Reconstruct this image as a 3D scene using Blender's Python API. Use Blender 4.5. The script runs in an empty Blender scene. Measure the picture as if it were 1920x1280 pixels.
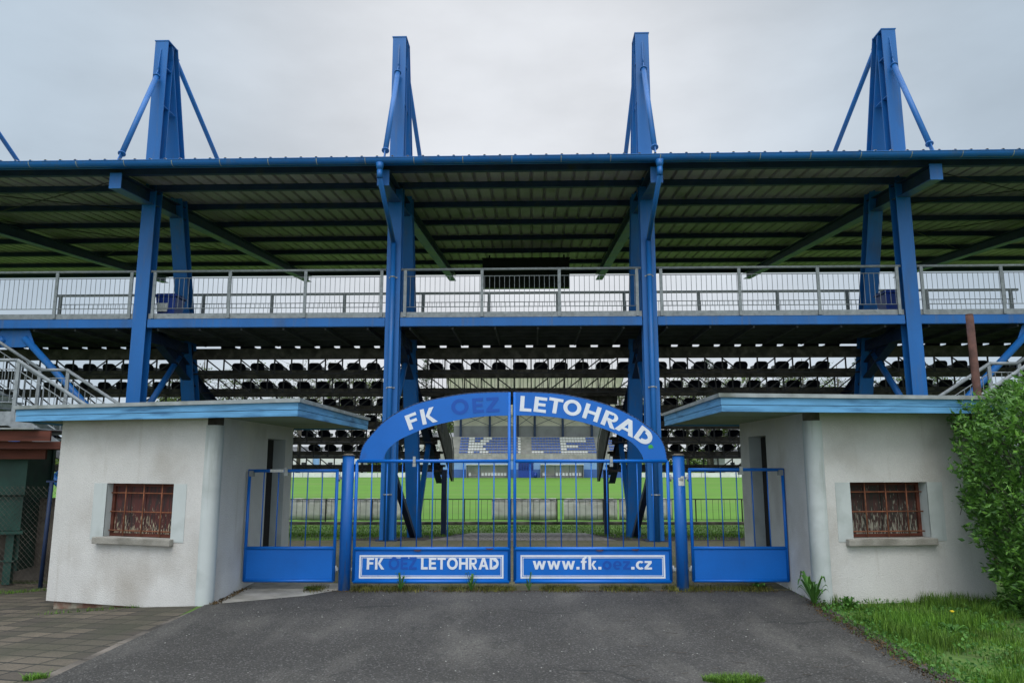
import bpy, math, random
from mathutils import Vector, Matrix
R = math.radians
random.seed(7)
sc = bpy.context.scene
C = sc.collection

# ---------------------------------------------------------------- camera
cam_d = bpy.data.cameras.new('camera'); cam = bpy.data.objects.new('camera', cam_d); C.objects.link(cam)
cam.location = (0, 0, 1.7); cam.rotation_euler = (R(90 + 9.1), 0, 0)
cam_d.sensor_width = 36; cam_d.lens = 1375 / 1920 * 36; cam_d.clip_start = .1; cam_d.clip_end = 2000
sc.camera = cam

# ---------------------------------------------------------------- light: overcast sky and a veiled sun
SUN_EL, SUN_AZ = 52, 188
w = bpy.data.worlds.new('World'); sc.world = w; w.use_nodes = True
nt = w.node_tree; N = nt.nodes; L = nt.links; N.clear()
def nd(t, **k):
    n = N.new(t)
    for a, b in k.items(): setattr(n, a, b)
    return n
out = nd('ShaderNodeOutputWorld'); bg = nd('ShaderNodeBackground'); L.new(bg.outputs[0], out.inputs[0]); bg.inputs[1].default_value = .1
sky = nd('ShaderNodeTexSky', sky_type='NISHITA', sun_disc=False, sun_elevation=R(SUN_EL), sun_rotation=R(SUN_AZ))
tc = nd('ShaderNodeTexCoord'); sep = nd('ShaderNodeSeparateXYZ'); L.new(tc.outputs['Generated'], sep.inputs[0])
def mth(op, a, b=None, c=None):
    n = nd('ShaderNodeMath', operation=op)
    for i, v in enumerate((a, b, c)):
        if v is None: continue
        if isinstance(v, (int, float)): n.inputs[i].default_value = v
        else: L.new(v, n.inputs[i])
    return n.outputs[0]
def mrange(v, a, b, c, d):
    n = nd('ShaderNodeMapRange'); n.interpolation_type = 'SMOOTHSTEP'
    L.new(v, n.inputs[0])
    for i, x in enumerate((a, b, c, d)): n.inputs[i + 1].default_value = x
    return n.outputs[0]
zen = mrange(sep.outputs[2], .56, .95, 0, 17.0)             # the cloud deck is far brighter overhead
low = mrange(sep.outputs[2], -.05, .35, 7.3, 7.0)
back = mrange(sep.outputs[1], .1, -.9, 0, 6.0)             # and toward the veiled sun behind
mp = nd('ShaderNodeMapping'); mp.inputs['Scale'].default_value = (1.4, 1.4, 3.2); L.new(tc.outputs['Generated'], mp.inputs[0])
ns = nd('ShaderNodeTexNoise'); ns.inputs['Scale'].default_value = 1.7; ns.inputs['Detail'].default_value = 6; ns.inputs['Roughness'].default_value = .5
L.new(mp.outputs[0], ns.inputs['Vector'])
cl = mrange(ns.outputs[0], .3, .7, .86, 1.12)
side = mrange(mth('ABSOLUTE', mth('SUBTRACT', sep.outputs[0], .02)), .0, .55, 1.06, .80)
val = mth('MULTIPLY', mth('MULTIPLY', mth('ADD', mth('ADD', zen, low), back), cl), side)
tint = nd('ShaderNodeMixRGB'); tint.inputs[1].default_value = (.97, 1.0, 1.05, 1); tint.inputs[2].default_value = (.82, .98, 1.14, 1)
L.new(mrange(mth('ABSOLUTE', sep.outputs[0]), .1, .6, 0, 1), tint.inputs[0])
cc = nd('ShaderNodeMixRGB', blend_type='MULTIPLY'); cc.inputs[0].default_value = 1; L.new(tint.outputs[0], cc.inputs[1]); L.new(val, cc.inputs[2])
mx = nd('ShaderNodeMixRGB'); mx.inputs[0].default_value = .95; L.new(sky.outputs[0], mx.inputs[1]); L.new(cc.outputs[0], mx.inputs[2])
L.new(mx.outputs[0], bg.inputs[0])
sd = bpy.data.lights.new('sun', 'SUN'); sd.energy = .9; sd.angle = R(30); sd.color = (1, .97, .92)
so = bpy.data.objects.new('sun', sd); C.objects.link(so)
az = R(SUN_AZ); el = R(SUN_EL)
dv = Vector((math.sin(az) * math.cos(el), math.cos(az) * math.cos(el), math.sin(el)))
so.rotation_euler = dv.to_track_quat('Z', 'Y').to_euler()
sc.view_settings.view_transform = 'Standard'; sc.view_settings.look = 'None'
sc.view_settings.exposure = 0.12; sc.view_settings.gamma = 1
try: sc.cycles.max_bounces = 8; sc.cycles.diffuse_bounces = 3; sc.cycles.transparent_max_bounces = 8
except Exception: pass

# ---------------------------------------------------------------- materials
def mat(name, col, rough=.6, metal=0., var=.12, vs=3., col2=None, grime=None, gs=1.5, gmin=.55, gmax=.75, bump=0., bs=60., spec=.4, stretch=(1, 1, 1), tint=0., fine=0., fs=80., streak=None, smin=.55, smax=.75):
    m = bpy.data.materials.new(name); m.use_nodes = True
    t = m.node_tree; n = t.nodes; l = t.links; b = n['Principled BSDF']
    b.inputs['Roughness'].default_value = rough; b.inputs['Metallic'].default_value = metal; b.inputs['Specular IOR Level'].default_value = spec
    tcn = n.new('ShaderNodeTexCoord'); mpp = n.new('ShaderNodeMapping'); mpp.inputs['Scale'].default_value = stretch; l.new(tcn.outputs['Object'], mpp.inputs[0])
    def noise(s, d=5):
        x = n.new('ShaderNodeTexNoise'); x.inputs['Scale'].default_value = s; x.inputs['Detail'].default_value = d; l.new(mpp.outputs[0], x.inputs[0]); return x.outputs[0]
    def ramp(fac, a, b_):
        x = n.new('ShaderNodeMapRange'); l.new(fac, x.inputs[0]); x.inputs[1].default_value = a; x.inputs[2].default_value = b_; return x.outputs[0]
    def mix(f, a, b_, mode='MIX'):
        x = n.new('ShaderNodeMixRGB'); x.blend_type = mode
        for i, v in enumerate((f, a, b_)):
            if isinstance(v, (int, float)): x.inputs[i].default_value = v
            elif isinstance(v, tuple): x.inputs[i].default_value = (*v[:3], 1)
            else: l.new(v, x.inputs[i])
        return x.outputs[0]
    c2 = col2 or tuple(c * (1 - 2 * var) for c in col)
    c = mix(ramp(noise(vs), .3, .7), c2, tuple(min(1, k * (1 + var)) for k in col))
    if grime:
        c = mix(ramp(noise(gs, 8), gmin, gmax), c, grime)
    if streak:
        m2_ = n.new('ShaderNodeMapping'); m2_.inputs['Scale'].default_value = (7, 7, .55); l.new(tcn.outputs['Object'], m2_.inputs[0])
        ns_ = n.new('ShaderNodeTexNoise'); ns_.inputs['Scale'].default_value = 1.3; ns_.inputs['Detail'].default_value = 7; ns_.inputs['Roughness'].default_value = .62; l.new(m2_.outputs[0], ns_.inputs[0])
        c = mix(ramp(ns_.outputs[0], smin, smax), c, streak)
    if fine:
        c = mix(1, c, mix(ramp(noise(fs, 2), .25, .75), (1 - fine,) * 3, (1 + fine,) * 3), 'MULTIPLY')
    if tint:
        a = n.new('ShaderNodeAttribute'); a.attribute_name = 'tint'
        c = mix(1, c, mix(a.outputs['Fac'], (1 - tint, 1 - tint * .8, 1 - tint), (1 + tint * 1.25, 1 + tint, 1 + tint * .2)), 'MULTIPLY')
    l.new(c, b.inputs['Base Color'])
    if bump:
        bp = n.new('ShaderNodeBump'); bp.inputs['Strength'].default_value = bump; bp.inputs['Distance'].default_value = .02
        l.new(noise(bs, 3), bp.inputs['Height']); l.new(bp.outputs[0], b.inputs['Normal'])
    m['n'] = name
    return m
M = {}
M['steel'] = mat('blue_steel_paint', (.010, .128, .41), .45, var=.08, vs=1.2, grime=(.03, .09, .22), gs=2.2, gmin=.55, gmax=.85, stretch=(1, 1, .35), fine=.05, streak=(.075, .12, .22), smin=.55, smax=.85)
M['darksteel'] = mat('shaded_and_dark_blue_steel', (.012, .03, .085), .6, var=.15, grime=(.03, .035, .035), gs=3)  # dark parts; on rafters and purlins it is blue paint with shade mixed in
M['gate'] = mat('bright_blue_gate_paint', (.002, .132, .53), .35, var=.05, vs=2, grime=(.02, .10, .36), gs=5, gmin=.62, gmax=.85, fine=.04)
M['post'] = mat('worn_blue_post_paint', (.008, .12, .45), .4, var=.06, vs=2, grime=(.16, .2, .22), gs=5, gmin=.58, gmax=.75, stretch=(1, 1, .25), fine=.05, streak=(.09, .07, .05), smin=.62, smax=.72)
M['ghost'] = mat('unfaded_blue_letter_shadow', (.004, .078, .40), .5, var=.03)
M['white'] = mat('white_letter_foil', (.72, .75, .8), .4, var=.04, vs=8, fine=.03)
M['fascia'] = mat('light_blue_board_paint', (.13, .36, .62), .5, var=.1, vs=6, grime=(.045, .15, .30), gs=4.5, gmin=.50, gmax=.70, stretch=(.4, .4, 3))
M['flash'] = mat('grey_zinc_flashing', (.36, .38, .38), .45, metal=.3, var=.12, vs=6, grime=(.16, .17, .15), gs=4)
M['soffit'] = mat('algae_stained_soffit_boards', (.34, .42, .28), .8, var=.15, vs=2, grime=(.08, .14, .06), gs=2, gmin=.45, gmax=.7, stretch=(.6, 5, 1))
M['plaster'] = mat('rough_pale_render', (.60, .585, .555), .9, var=.05, vs=1.6, grime=(.38, .345, .30), gs=1.1, gmin=.50, gmax=.8, bump=.38, bs=75, fine=.09, fs=95, streak=(.44, .41, .36), smin=.58, smax=.9)
M['smooth'] = mat('smooth_mint_white_paint', (.52, .555, .54), .7, var=.05, vs=2, grime=(.34, .37, .35), gs=2.4, gmin=.52, gmax=.8, fine=.02, streak=(.30, .32, .29), smin=.57, smax=.8)
M['plinth'] = mat('bare_red_brown_plinth', (.20, .10, .07), .9, var=.25, vs=5, grime=(.28, .26, .2), gs=3, gmin=.48, gmax=.6, bump=.6, bs=30)
M['concrete'] = mat('weathered_concrete', (.33, .31, .27), .9, var=.14, vs=4, grime=(.16, .15, .12), gs=3, gmin=.5, gmax=.75, bump=.4, bs=50, fine=.1)
M['darkconcrete'] = mat('stained_dark_concrete', (.17, .145, .12), .95, var=.25, vs=2.5, grime=(.04, .035, .03), gs=1.6, gmin=.45, gmax=.65, bump=.6, bs=25, fine=.15)
M['galv'] = mat('galvanised_steel', (.27, .29, .30), .55, metal=.3, var=.12, vs=9, grime=(.17, .19, .20), gs=12, fine=.06)
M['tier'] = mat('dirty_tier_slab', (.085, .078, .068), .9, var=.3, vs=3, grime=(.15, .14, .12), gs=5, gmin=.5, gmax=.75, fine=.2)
M['lattice'] = mat('black_lattice_steel', (.02, .02, .022), .6, var=.1)
M['deck'] = mat('deck_underside_steel', (.07, .075, .08), .8, var=.15)
M['roof'] = mat('algae_grey_roof_sheet', (.36, .325, .34), .7, var=.15, vs=.6, col2=(.28, .26, .25), grime=(.14, .16, .09), gs=1.3, gmin=.5, gmax=.8, stretch=(1, .6, 1), fine=.08, fs=20)
M['seat'] = mat('navy_black_seat_plastic', (.008, .011, .03), .4, var=.1)
M['board'] = mat('black_board', (.012, .013, .016), .5, var=.1)
M['bin'] = mat('blue_bin_plastic', (.012, .05, .30), .4, var=.05)
M['rust'] = mat('rusty_brown_pipe', (.095, .042, .03), .8, var=.25, vs=6, grime=(.09, .05, .06), gs=8, fine=.1)
M['rustbar'] = mat('rusty_window_bar', (.24, .085, .04), .8, var=.25, vs=12)
M['rafter'] = mat('blue_steel_with_algae', (.03, .09, .24), .55, var=.1, grime=(.14, .2, .10), gs=1.2, gmin=.5, gmax=.8)
M['green'] = mat('dark_green_sheet', (.012, .06, .045), .5, var=.2, vs=3, grime=(.02, .04, .03), gs=2, fine=.05)
M['redwood'] = mat('red_brown_painted_timber', (.13, .035, .02), .75, var=.25, vs=3, stretch=(.4, 1, 3), grime=(.05, .02, .015), gs=3)
M['asphalt'] = mat('old_asphalt', (.064, .059, .053), .85, var=.22, vs=.7, grime=(.034, .031, .027), gs=.55, gmin=.42, gmax=.72, bump=.8, bs=70, fine=.5, fs=75)
def asphalt():
    m = M['asphalt']; t = m.node_tree; n = t.nodes; l = t.links; b = n['Principled BSDF']; c0 = b.inputs['Base Color'].links[0].from_socket
    tc_ = [x for x in n if x.type == 'TEX_COORD'][0]
    def mul(c, f, col, mode='MIX'):
        x = n.new('ShaderNodeMixRGB'); x.blend_type = mode; l.new(f, x.inputs[0]); l.new(c, x.inputs[1]); x.inputs[2].default_value = (*col, 1); return x.outputs[0]
    def rng(v, a, b_, c_=0, d=1):
        x = n.new('ShaderNodeMapRange'); l.new(v, x.inputs[0]); x.inputs[1].default_value = a; x.inputs[2].default_value = b_; x.inputs[3].default_value = c_; x.inputs[4].default_value = d; return x.outputs[0]
    # warped coordinates for cracks
    nz = n.new('ShaderNodeTexNoise'); nz.inputs['Scale'].default_value = 1.6; nz.inputs['Detail'].default_value = 6; l.new(tc_.outputs['Object'], nz.inputs[0])
    va = n.new('ShaderNodeVectorMath'); va.operation = 'MULTIPLY_ADD'; l.new(nz.outputs['Color'], va.inputs[0]); va.inputs[1].default_value = (.9, .9, 0); l.new(tc_.outputs['Object'], va.inputs[2])
    vo = n.new('ShaderNodeTexVoronoi'); vo.feature = 'DISTANCE_TO_EDGE'; vo.inputs['Scale'].default_value = .42; l.new(va.outputs[0], vo.inputs[0])
    ck = rng(vo.outputs['Distance'], .0, .010, 1, 0)
    n3 = n.new('ShaderNodeTexNoise'); n3.inputs['Scale'].default_value = .9; l.new(tc_.outputs['Object'], n3.inputs[0])
    mk_ = n.new('ShaderNodeMath'); mk_.operation = 'MULTIPLY'; l.new(ck, mk_.inputs[0]); l.new(rng(n3.outputs[0], .50, .60, 0, .75), mk_.inputs[1])
    mpn = n.new('ShaderNodeMapping'); mpn.inputs['Scale'].default_value = (.7, .22, 1); mpn.inputs['Rotation'].default_value = (0, 0, R(-35)); l.new(tc_.outputs['Object'], mpn.inputs[0])
    n4 = n.new('ShaderNodeTexNoise'); n4.inputs['Scale'].default_value = 2.2; n4.inputs['Detail'].default_value = 7; l.new(mpn.outputs[0], n4.inputs[0])
    c = mul(c0, rng(n4.outputs[0], .50, .68, 0, .7), (.125, .115, .10))
    n5 = n.new('ShaderNodeTexNoise'); n5.inputs['Scale'].default_value = 1.1; n5.inputs['Detail'].default_value = 9; n5.inputs['Roughness'].default_value = .7; l.new(tc_.outputs['Object'], n5.inputs[0])
    c = mul(c, rng(n5.outputs[0], .55, .72, 0, .6), (.036, .033, .027))
    v2 = n.new('ShaderNodeTexVoronoi'); v2.inputs['Scale'].default_value = 85; l.new(tc_.outputs['Object'], v2.inputs[0])
    sx_ = n.new('ShaderNodeSeparateColor'); l.new(v2.outputs['Color'], sx_.inputs[0])
    c = mul(c, rng(sx_.outputs[0], .84, .98, 0, .7), (.18, .172, .16)); c = mul(c, rng(sx_.outputs[1], .75, .95, 0, .7), (.018, .018, .018))
    c = mul(c, mk_.outputs[0], (.012, .012, .011)); l.new(c, b.inputs['Base Color'])
asphalt()
M['gravel'] = mat('dark_soil_and_gravel', (.07, .062, .055), .95, var=.3, vs=6, bump=1, bs=30, fine=.4, fs=40)
M['ground'] = mat('rough_meadow_ground', (.10, .18, .032), .95, var=.25, vs=.8, grime=(.1, .1, .04), gs=1.4, gmin=.55, gmax=.8, fine=.3, fs=12, bump=.8, bs=25)
M['pitch'] = mat('mown_pitch_turf', (.088, .215, .014), .9, var=.07, vs=.12, grime=(.13, .20, .04), gs=.09, gmin=.5, gmax=.8, fine=.14, fs=7, stretch=(.35, 1.6, 1))
M['grass'] = mat('fresh_grass_blades', (.095, .21, .032), .6, var=.25, vs=1.6, col2=(.075, .125, .03), tint=.6, spec=.25)
M['moss'] = mat('dry_moss_and_grass', (.12, .125, .045), .8, var=.3, vs=4, tint=.6, spec=.1)
M['weed'] = mat('weed_leaf', (.08, .20, .045), .55, var=.15, tint=.4, spec=.3)
M['hedge'] = mat('shrub_leaf', (.10, .225, .045), .42, var=.2, vs=2.2, col2=(.07, .17, .04), tint=.6, spec=.5)
M['treeleaf'] = mat('spring_tree_leaf', (.11, .17, .045), .6, var=.25, vs=.25, tint=.45, spec=.2)
M['pineleaf'] = mat('dark_spruce_needles', (.03, .065, .025), .7, var=.25, vs=.4, tint=.4, spec=.2)
M['bark'] = mat('grey_brown_bark', (.10, .085, .07), .9, var=.25, vs=4)
M['litter'] = mat('dead_brown_leaf', (.085, .055, .032), .9, var=.3, tint=.6)
M['yellow'] = mat('dandelion_petal', (.75, .55, .02), .6, var=.05)
M['farconc'] = mat('pale_concrete_steps', (.34, .33, .30), .9, var=.12, vs=1)
M['farblue'] = mat('far_wall_blue', (.05, .12, .34), .7, var=.08, vs=.8)
M['farlight'] = mat('far_wall_light_blue', (.20, .34, .58), .7, var=.05, vs=.8)
M['farwhite'] = mat('off_white_paint', (.68, .68, .66), .7, var=.06, vs=.7, grime=(.5, .5, .46), gs=1.2)
M['fargrey'] = mat('mid_grey_cladding', (.22, .22, .23), .8, var=.08, vs=.8)
M['bseat'] = mat('blue_seat_plastic', (.075, .15, .44), .45, var=.12, vs=1.2)
M['wseat'] = mat('white_seat_plastic', (.72, .72, .70), .45, var=.05)
M['glaze'] = mat('frosted_translucent_sheet', (.74, .71, .64), .5, var=.06, vs=.8)
M['banner'] = mat('grubby_grey_banner', (.82, .79, .74), .8, var=.1, vs=1.2, grime=(.55, .5, .45), gs=1.6, gmin=.5, gmax=.8, stretch=(1, 1, 2))
M['dark'] = mat('dark_interior', (.02, .017, .015), .9, var=.1)
M['lime'] = mat('green_mark', (.05, .38, .06), .5, var=.05)
M['sticker'] = mat('pale_sticker', (.65, .66, .62), .5, var=.1, vs=30)

def translucent(m, f):
    t = m.node_tree; n = t.nodes; b = n['Principled BSDF']; o = [x for x in n if x.type == 'OUTPUT_MATERIAL'][0]
    tr = n.new('ShaderNodeBsdfTranslucent'); t.links.new(b.inputs['Base Color'].links[0].from_socket, tr.inputs[0]); mx_ = n.new('ShaderNodeMixShader'); mx_.inputs[0].default_value = f
    t.links.new(b.outputs[0], mx_.inputs[1]); t.links.new(tr.outputs[0], mx_.inputs[2]); t.links.new(mx_.outputs[0], o.inputs[0])
translucent(M['glaze'], .6)
for k_ in ('hedge', 'grass', 'weed', 'treeleaf'): translucent(M[k_], .3)
def wood_shutter(dark=False):
    m = bpy.data.materials.new('peeling_brown_shutter'); m.use_nodes = True
    t = m.node_tree; n = t.nodes; l = t.links; b = n['Principled BSDF']; b.inputs['Roughness'].default_value = .8
    tcn = n.new('ShaderNodeTexCoord'); mp_ = n.new('ShaderNodeMapping'); mp_.inputs['Scale'].default_value = (34, 34, 4.5); l.new(tcn.outputs['Object'], mp_.inputs[0])
    n1 = n.new('ShaderNodeTexNoise'); n1.inputs['Scale'].default_value = 2.6; n1.inputs['Detail'].default_value = 7; l.new(mp_.outputs[0], n1.inputs[0])
    s_ = n.new('ShaderNodeSeparateXYZ'); l.new(tcn.outputs['Object'], s_.inputs[0])
    zz = n.new('ShaderNodeMapRange'); l.new(s_.outputs[2], zz.inputs[0]); zz.inputs[1].default_value = .75; zz.inputs[2].default_value = 1.2; zz.inputs[3].default_value = .10; zz.inputs[4].default_value = -.12
    ad = n.new('ShaderNodeMath'); ad.operation = 'ADD'; l.new(n1.outputs[0], ad.inputs[0]); l.new(zz.outputs[0], ad.inputs[1])
    rr = n.new('ShaderNodeMapRange'); l.new(ad.outputs[0], rr.inputs[0]); rr.inputs[1].default_value = .60; rr.inputs[2].default_value = .64
    n2 = n.new('ShaderNodeTexNoise'); n2.inputs['Scale'].default_value = 1.1; l.new(mp_.outputs[0], n2.inputs[0])
    m1 = n.new('ShaderNodeMixRGB'); m1.inputs[1].default_value = (.085, .022, .018, 1); m1.inputs[2].default_value = (.035, .022, .02, 1)
    r2 = n.new('ShaderNodeMapRange'); l.new(n2.outputs[0], r2.inputs[0]); r2.inputs[1].default_value = .45; r2.inputs[2].default_value = .6; l.new(r2.outputs[0], m1.inputs[0])
    m2 = n.new('ShaderNodeMixRGB'); m2.inputs[2].default_value = (.42, .38, .26, 1); l.new(m1.outputs[0], m2.inputs[1]); l.new(rr.outputs[0], m2.inputs[0])
    l.new(m2.outputs[0], b.inputs['Base Color'])
    if dark: m1.inputs[1].default_value = (.055, .022, .018, 1); m1.inputs[2].default_value = (.03, .027, .022, 1); m2.inputs[2].default_value = (.25, .24, .19, 1); zz.inputs[3].default_value = .13; zz.inputs[4].default_value = -.05
    return m
M['shutter'] = wood_shutter(); M['shutter2'] = wood_shutter(True)

def paving(name, c1, c2, mortar, sx, sy, rot, gap=.02, moss=(.06, .085, .025), bump=.5, freq=2, off=.5, mossmin=.5, mossmax=.66):
    m = bpy.data.materials.new(name); m.use_nodes = True
    t = m.node_tree; n = t.nodes; l = t.links; b = n['Principled BSDF']; b.inputs['Roughness'].default_value = .9
    tcn = n.new('ShaderNodeTexCoord'); mp_ = n.new('ShaderNodeMapping'); mp_.inputs['Rotation'].default_value = (0, 0, R(rot)); l.new(tcn.outputs['Object'], mp_.inputs[0])
    br = n.new('ShaderNodeTexBrick'); l.new(mp_.outputs[0], br.inputs[0]); br.inputs['Scale'].default_value = 1; br.offset = off; br.offset_frequency = freq
    br.inputs['Color1'].default_value = (*c1, 1); br.inputs['Color2'].default_value = (*c2, 1); br.inputs['Mortar'].default_value = (*mortar, 1)
    br.inputs['Mortar Size'].default_value = gap; br.inputs['Mortar Smooth'].default_value = .3; br.inputs['Brick Width'].default_value = sx; br.inputs['Row Height'].default_value = sy
    n1 = n.new('ShaderNodeTexNoise'); n1.inputs['Scale'].default_value = 1.3; n1.inputs['Detail'].default_value = 8; l.new(tcn.outputs['Object'], n1.inputs[0])
    r1 = n.new('ShaderNodeMapRange'); l.new(n1.outputs[0], r1.inputs[0]); r1.inputs[1].default_value = mossmin; r1.inputs[2].default_value = mossmax; r1.inputs[4].default_value = .75
    m1 = n.new('ShaderNodeMixRGB'); l.new(r1.outputs[0], m1.inputs[0]); l.new(br.outputs[0], m1.inputs[1]); m1.inputs[2].default_value = (*moss, 1)
    n2 = n.new('ShaderNodeTexNoise'); n2.inputs['Scale'].default_value = 60; n2.inputs['Detail'].default_value = 2; l.new(tcn.outputs['Object'], n2.inputs[0])
    r2 = n.new('ShaderNodeMapRange'); l.new(n2.outputs[0], r2.inputs[0]); r2.inputs[1].default_value = .2; r2.inputs[2].default_value = .8; r2.inputs[3].default_value = .6; r2.inputs[4].default_value = 1.35
    m2 = n.new('ShaderNodeMixRGB'); m2.blend_type = 'MULTIPLY'; m2.inputs[0].default_value = 1; l.new(m1.outputs[0], m2.inputs[1]); l.new(r2.outputs[0], m2.inputs[2])
    l.new(m2.outputs[0], b.inputs['Base Color'])
    bp = n.new('ShaderNodeBump'); bp.inputs['Strength'].default_value = bump; bp.inputs['Distance'].default_value = .02; bp.invert = True
    l.new(br.outputs['Fac'], bp.inputs['Height']); l.new(bp.outputs[0], b.inputs['Normal'])
    return m
M['slabs'] = paving('old_paving_slabs', (.13, .104, .074), (.055, .044, .033), (.014, .014, .010), .4, .2, 24, gap=.014, moss=(.045, .044, .024), freq=2, off=.0, mossmin=.40, mossmax=.66)
M['blocks'] = paving('mossy_block_paving', (.15, .13, .085), (.11, .10, .06), (.06, .065, .03), .2, .1, 45, gap=.008, moss=(.08, .09, .03), mossmin=.4, mossmax=.7)
M['path'] = paving('grey_path_paving', (.25, .235, .22), (.20, .19, .175), (.08, .075, .06), .2, 1.2, 0, gap=.014, moss=(.15, .14, .11), mossmin=.55, mossmax=.9)

# ---------------------------------------------------------------- mesh builder
class MB:
    def __init__(s): s.v = []; s.f = []; s.sm = []; s.tint = None
    def add(s, vs, fs, smooth=False):
        o = len(s.v); s.v += [tuple(v) for v in vs]
        for i, f in enumerate(fs):
            s.f.append(tuple(o + k for k in f)); s.sm.append(smooth if isinstance(smooth, bool) else smooth[i])
        return s
    def box(s, x0, x1, y0, y1, z0, z1):
        return s.add([(x0, y0, z0), (x1, y0, z0), (x1, y1, z0), (x0, y1, z0), (x0, y0, z1), (x1, y0, z1), (x1, y1, z1), (x0, y1, z1)],
                     [(0, 3, 2, 1), (4, 5, 6, 7), (0, 1, 5, 4), (1, 2, 6, 5), (2, 3, 7, 6), (3, 0, 4, 7)])
    def beam(s, p, q, wdir, wd, dp, ow=0, od=0):
        p = Vector(p); q = Vector(q); a = (q - p).normalized(); wv = Vector(wdir); wv = (wv - a * wv.dot(a)).normalized(); d = a.cross(wv)
        vs = []
        for e in (p, q):
            for i, j in ((-1, -1), (1, -1), (1, 1), (-1, 1)): vs.append(e + wv * (ow + i * wd / 2) + d * (od + j * dp / 2))
        return s.add(vs, [(0, 1, 2, 3), (7, 6, 5, 4), (0, 4, 5, 1), (1, 5, 6, 2), (2, 6, 7, 3), (3, 7, 4, 0)])
    def ibeam(s, p, q, wdir, wd, dp, tf=.022, tw=.016):
        s.beam(p, q, wdir, wd, tf, 0, dp / 2 - tf / 2); s.beam(p, q, wdir, wd, tf, 0, -dp / 2 + tf / 2)
        return s.beam(p, q, wdir, tw, dp - 2 * tf - .002)
    def tube(s, p, q, r, n=12, r2=None, caps=True):
        p = Vector(p); q = Vector(q); a = (q - p).normalized(); u = a.orthogonal().normalized(); v = a.cross(u); r2 = r if r2 is None else r2
        vs = [p + (u * math.cos(t) + v * math.sin(t)) * r for t in [2 * math.pi * k / n for k in range(n)]] + [q + (u * math.cos(t) + v * math.sin(t)) * r2 for t in [2 * math.pi * k / n for k in range(n)]]
        fs = [(k, (k + 1) % n, n + (k + 1) % n, n + k) for k in range(n)]; sm = [True] * n
        if caps: fs += [tuple(range(n))[::-1], tuple(range(n, 2 * n))]; sm += [False, False]
        return s.add(vs, fs, sm)
    def path(s, pts, r, n=8):
        for a, b in zip(pts[:-1], pts[1:]): s.tube(a, b, r, n)
        return s
    def prism(s, poly, ax, a0, a1):
        # poly: 2-D points; ax = axis of extrusion ('x','y','z')
        def P(u, v, k): return {'x': (k, u, v), 'y': (u, k, v), 'z': (u, v, k)}[ax]
        n = len(poly); vs = [P(u, v, a0) for u, v in poly] + [P(u, v, a1) for u, v in poly]
        return s.add(vs, [tuple(range(n)), tuple(range(n, 2 * n))[::-1]] + [(k, n + k, n + (k + 1) % n, (k + 1) % n) for k in range(n)])
    def build(s, name, m, parent=None, bevel=0):
        me = bpy.data.meshes.new(name); me.from_pydata(s.v, [], s.f); me.polygons.foreach_set('use_smooth', s.sm)
        if s.tint is not None:
            at = me.attributes.new('tint', 'FLOAT', 'FACE'); at.data.foreach_set('value', s.tint)
        me.materials.append(m); me.update()
        o = bpy.data.objects.new(name, me); C.objects.link(o)
        if parent: o.parent = parent
        if bevel:
            b = o.modifiers.new('bevel', 'BEVEL'); b.width = bevel; b.segments = 2; b.limit_method = 'ANGLE'
        return o
def fixn(o):
    import bmesh
    b = bmesh.new(); b.from_mesh(o.data); bmesh.ops.recalc_face_normals(b, faces=b.faces); b.to_mesh(o.data); b.free(); return o
def empty(name, loc=(0, 0, 0), rz=0):
    o = bpy.data.objects.new(name, None); C.objects.link(o); o.location = loc; o.rotation_euler = (0, 0, rz); o.empty_display_size = .1; return o
def tag(o, label, cat, group=None, kind=None):
    o['label'] = label; o['category'] = cat
    if group: o['group'] = group
    if kind: o['kind'] = kind
    return o
def struct(o): o['kind'] = 'structure'; return o
def copy_tree(o, parent=None):
    c = o.copy(); C.objects.link(c); c.parent = parent
    for ch in list(o.children): copy_tree(ch, c)
    return c
ORD = ['first', 'second', 'third', 'fourth', 'fifth', 'sixth', 'seventh', 'eighth', 'ninth', 'tenth', 'eleventh', 'twelfth', 'thirteenth', 'fourteenth', 'fifteenth',
       'sixteenth', 'seventeenth', 'eighteenth', 'nineteenth', 'twentieth', 'twenty-first', 'twenty-second', 'twenty-third', 'twenty-fourth', 'twenty-fifth']

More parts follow.
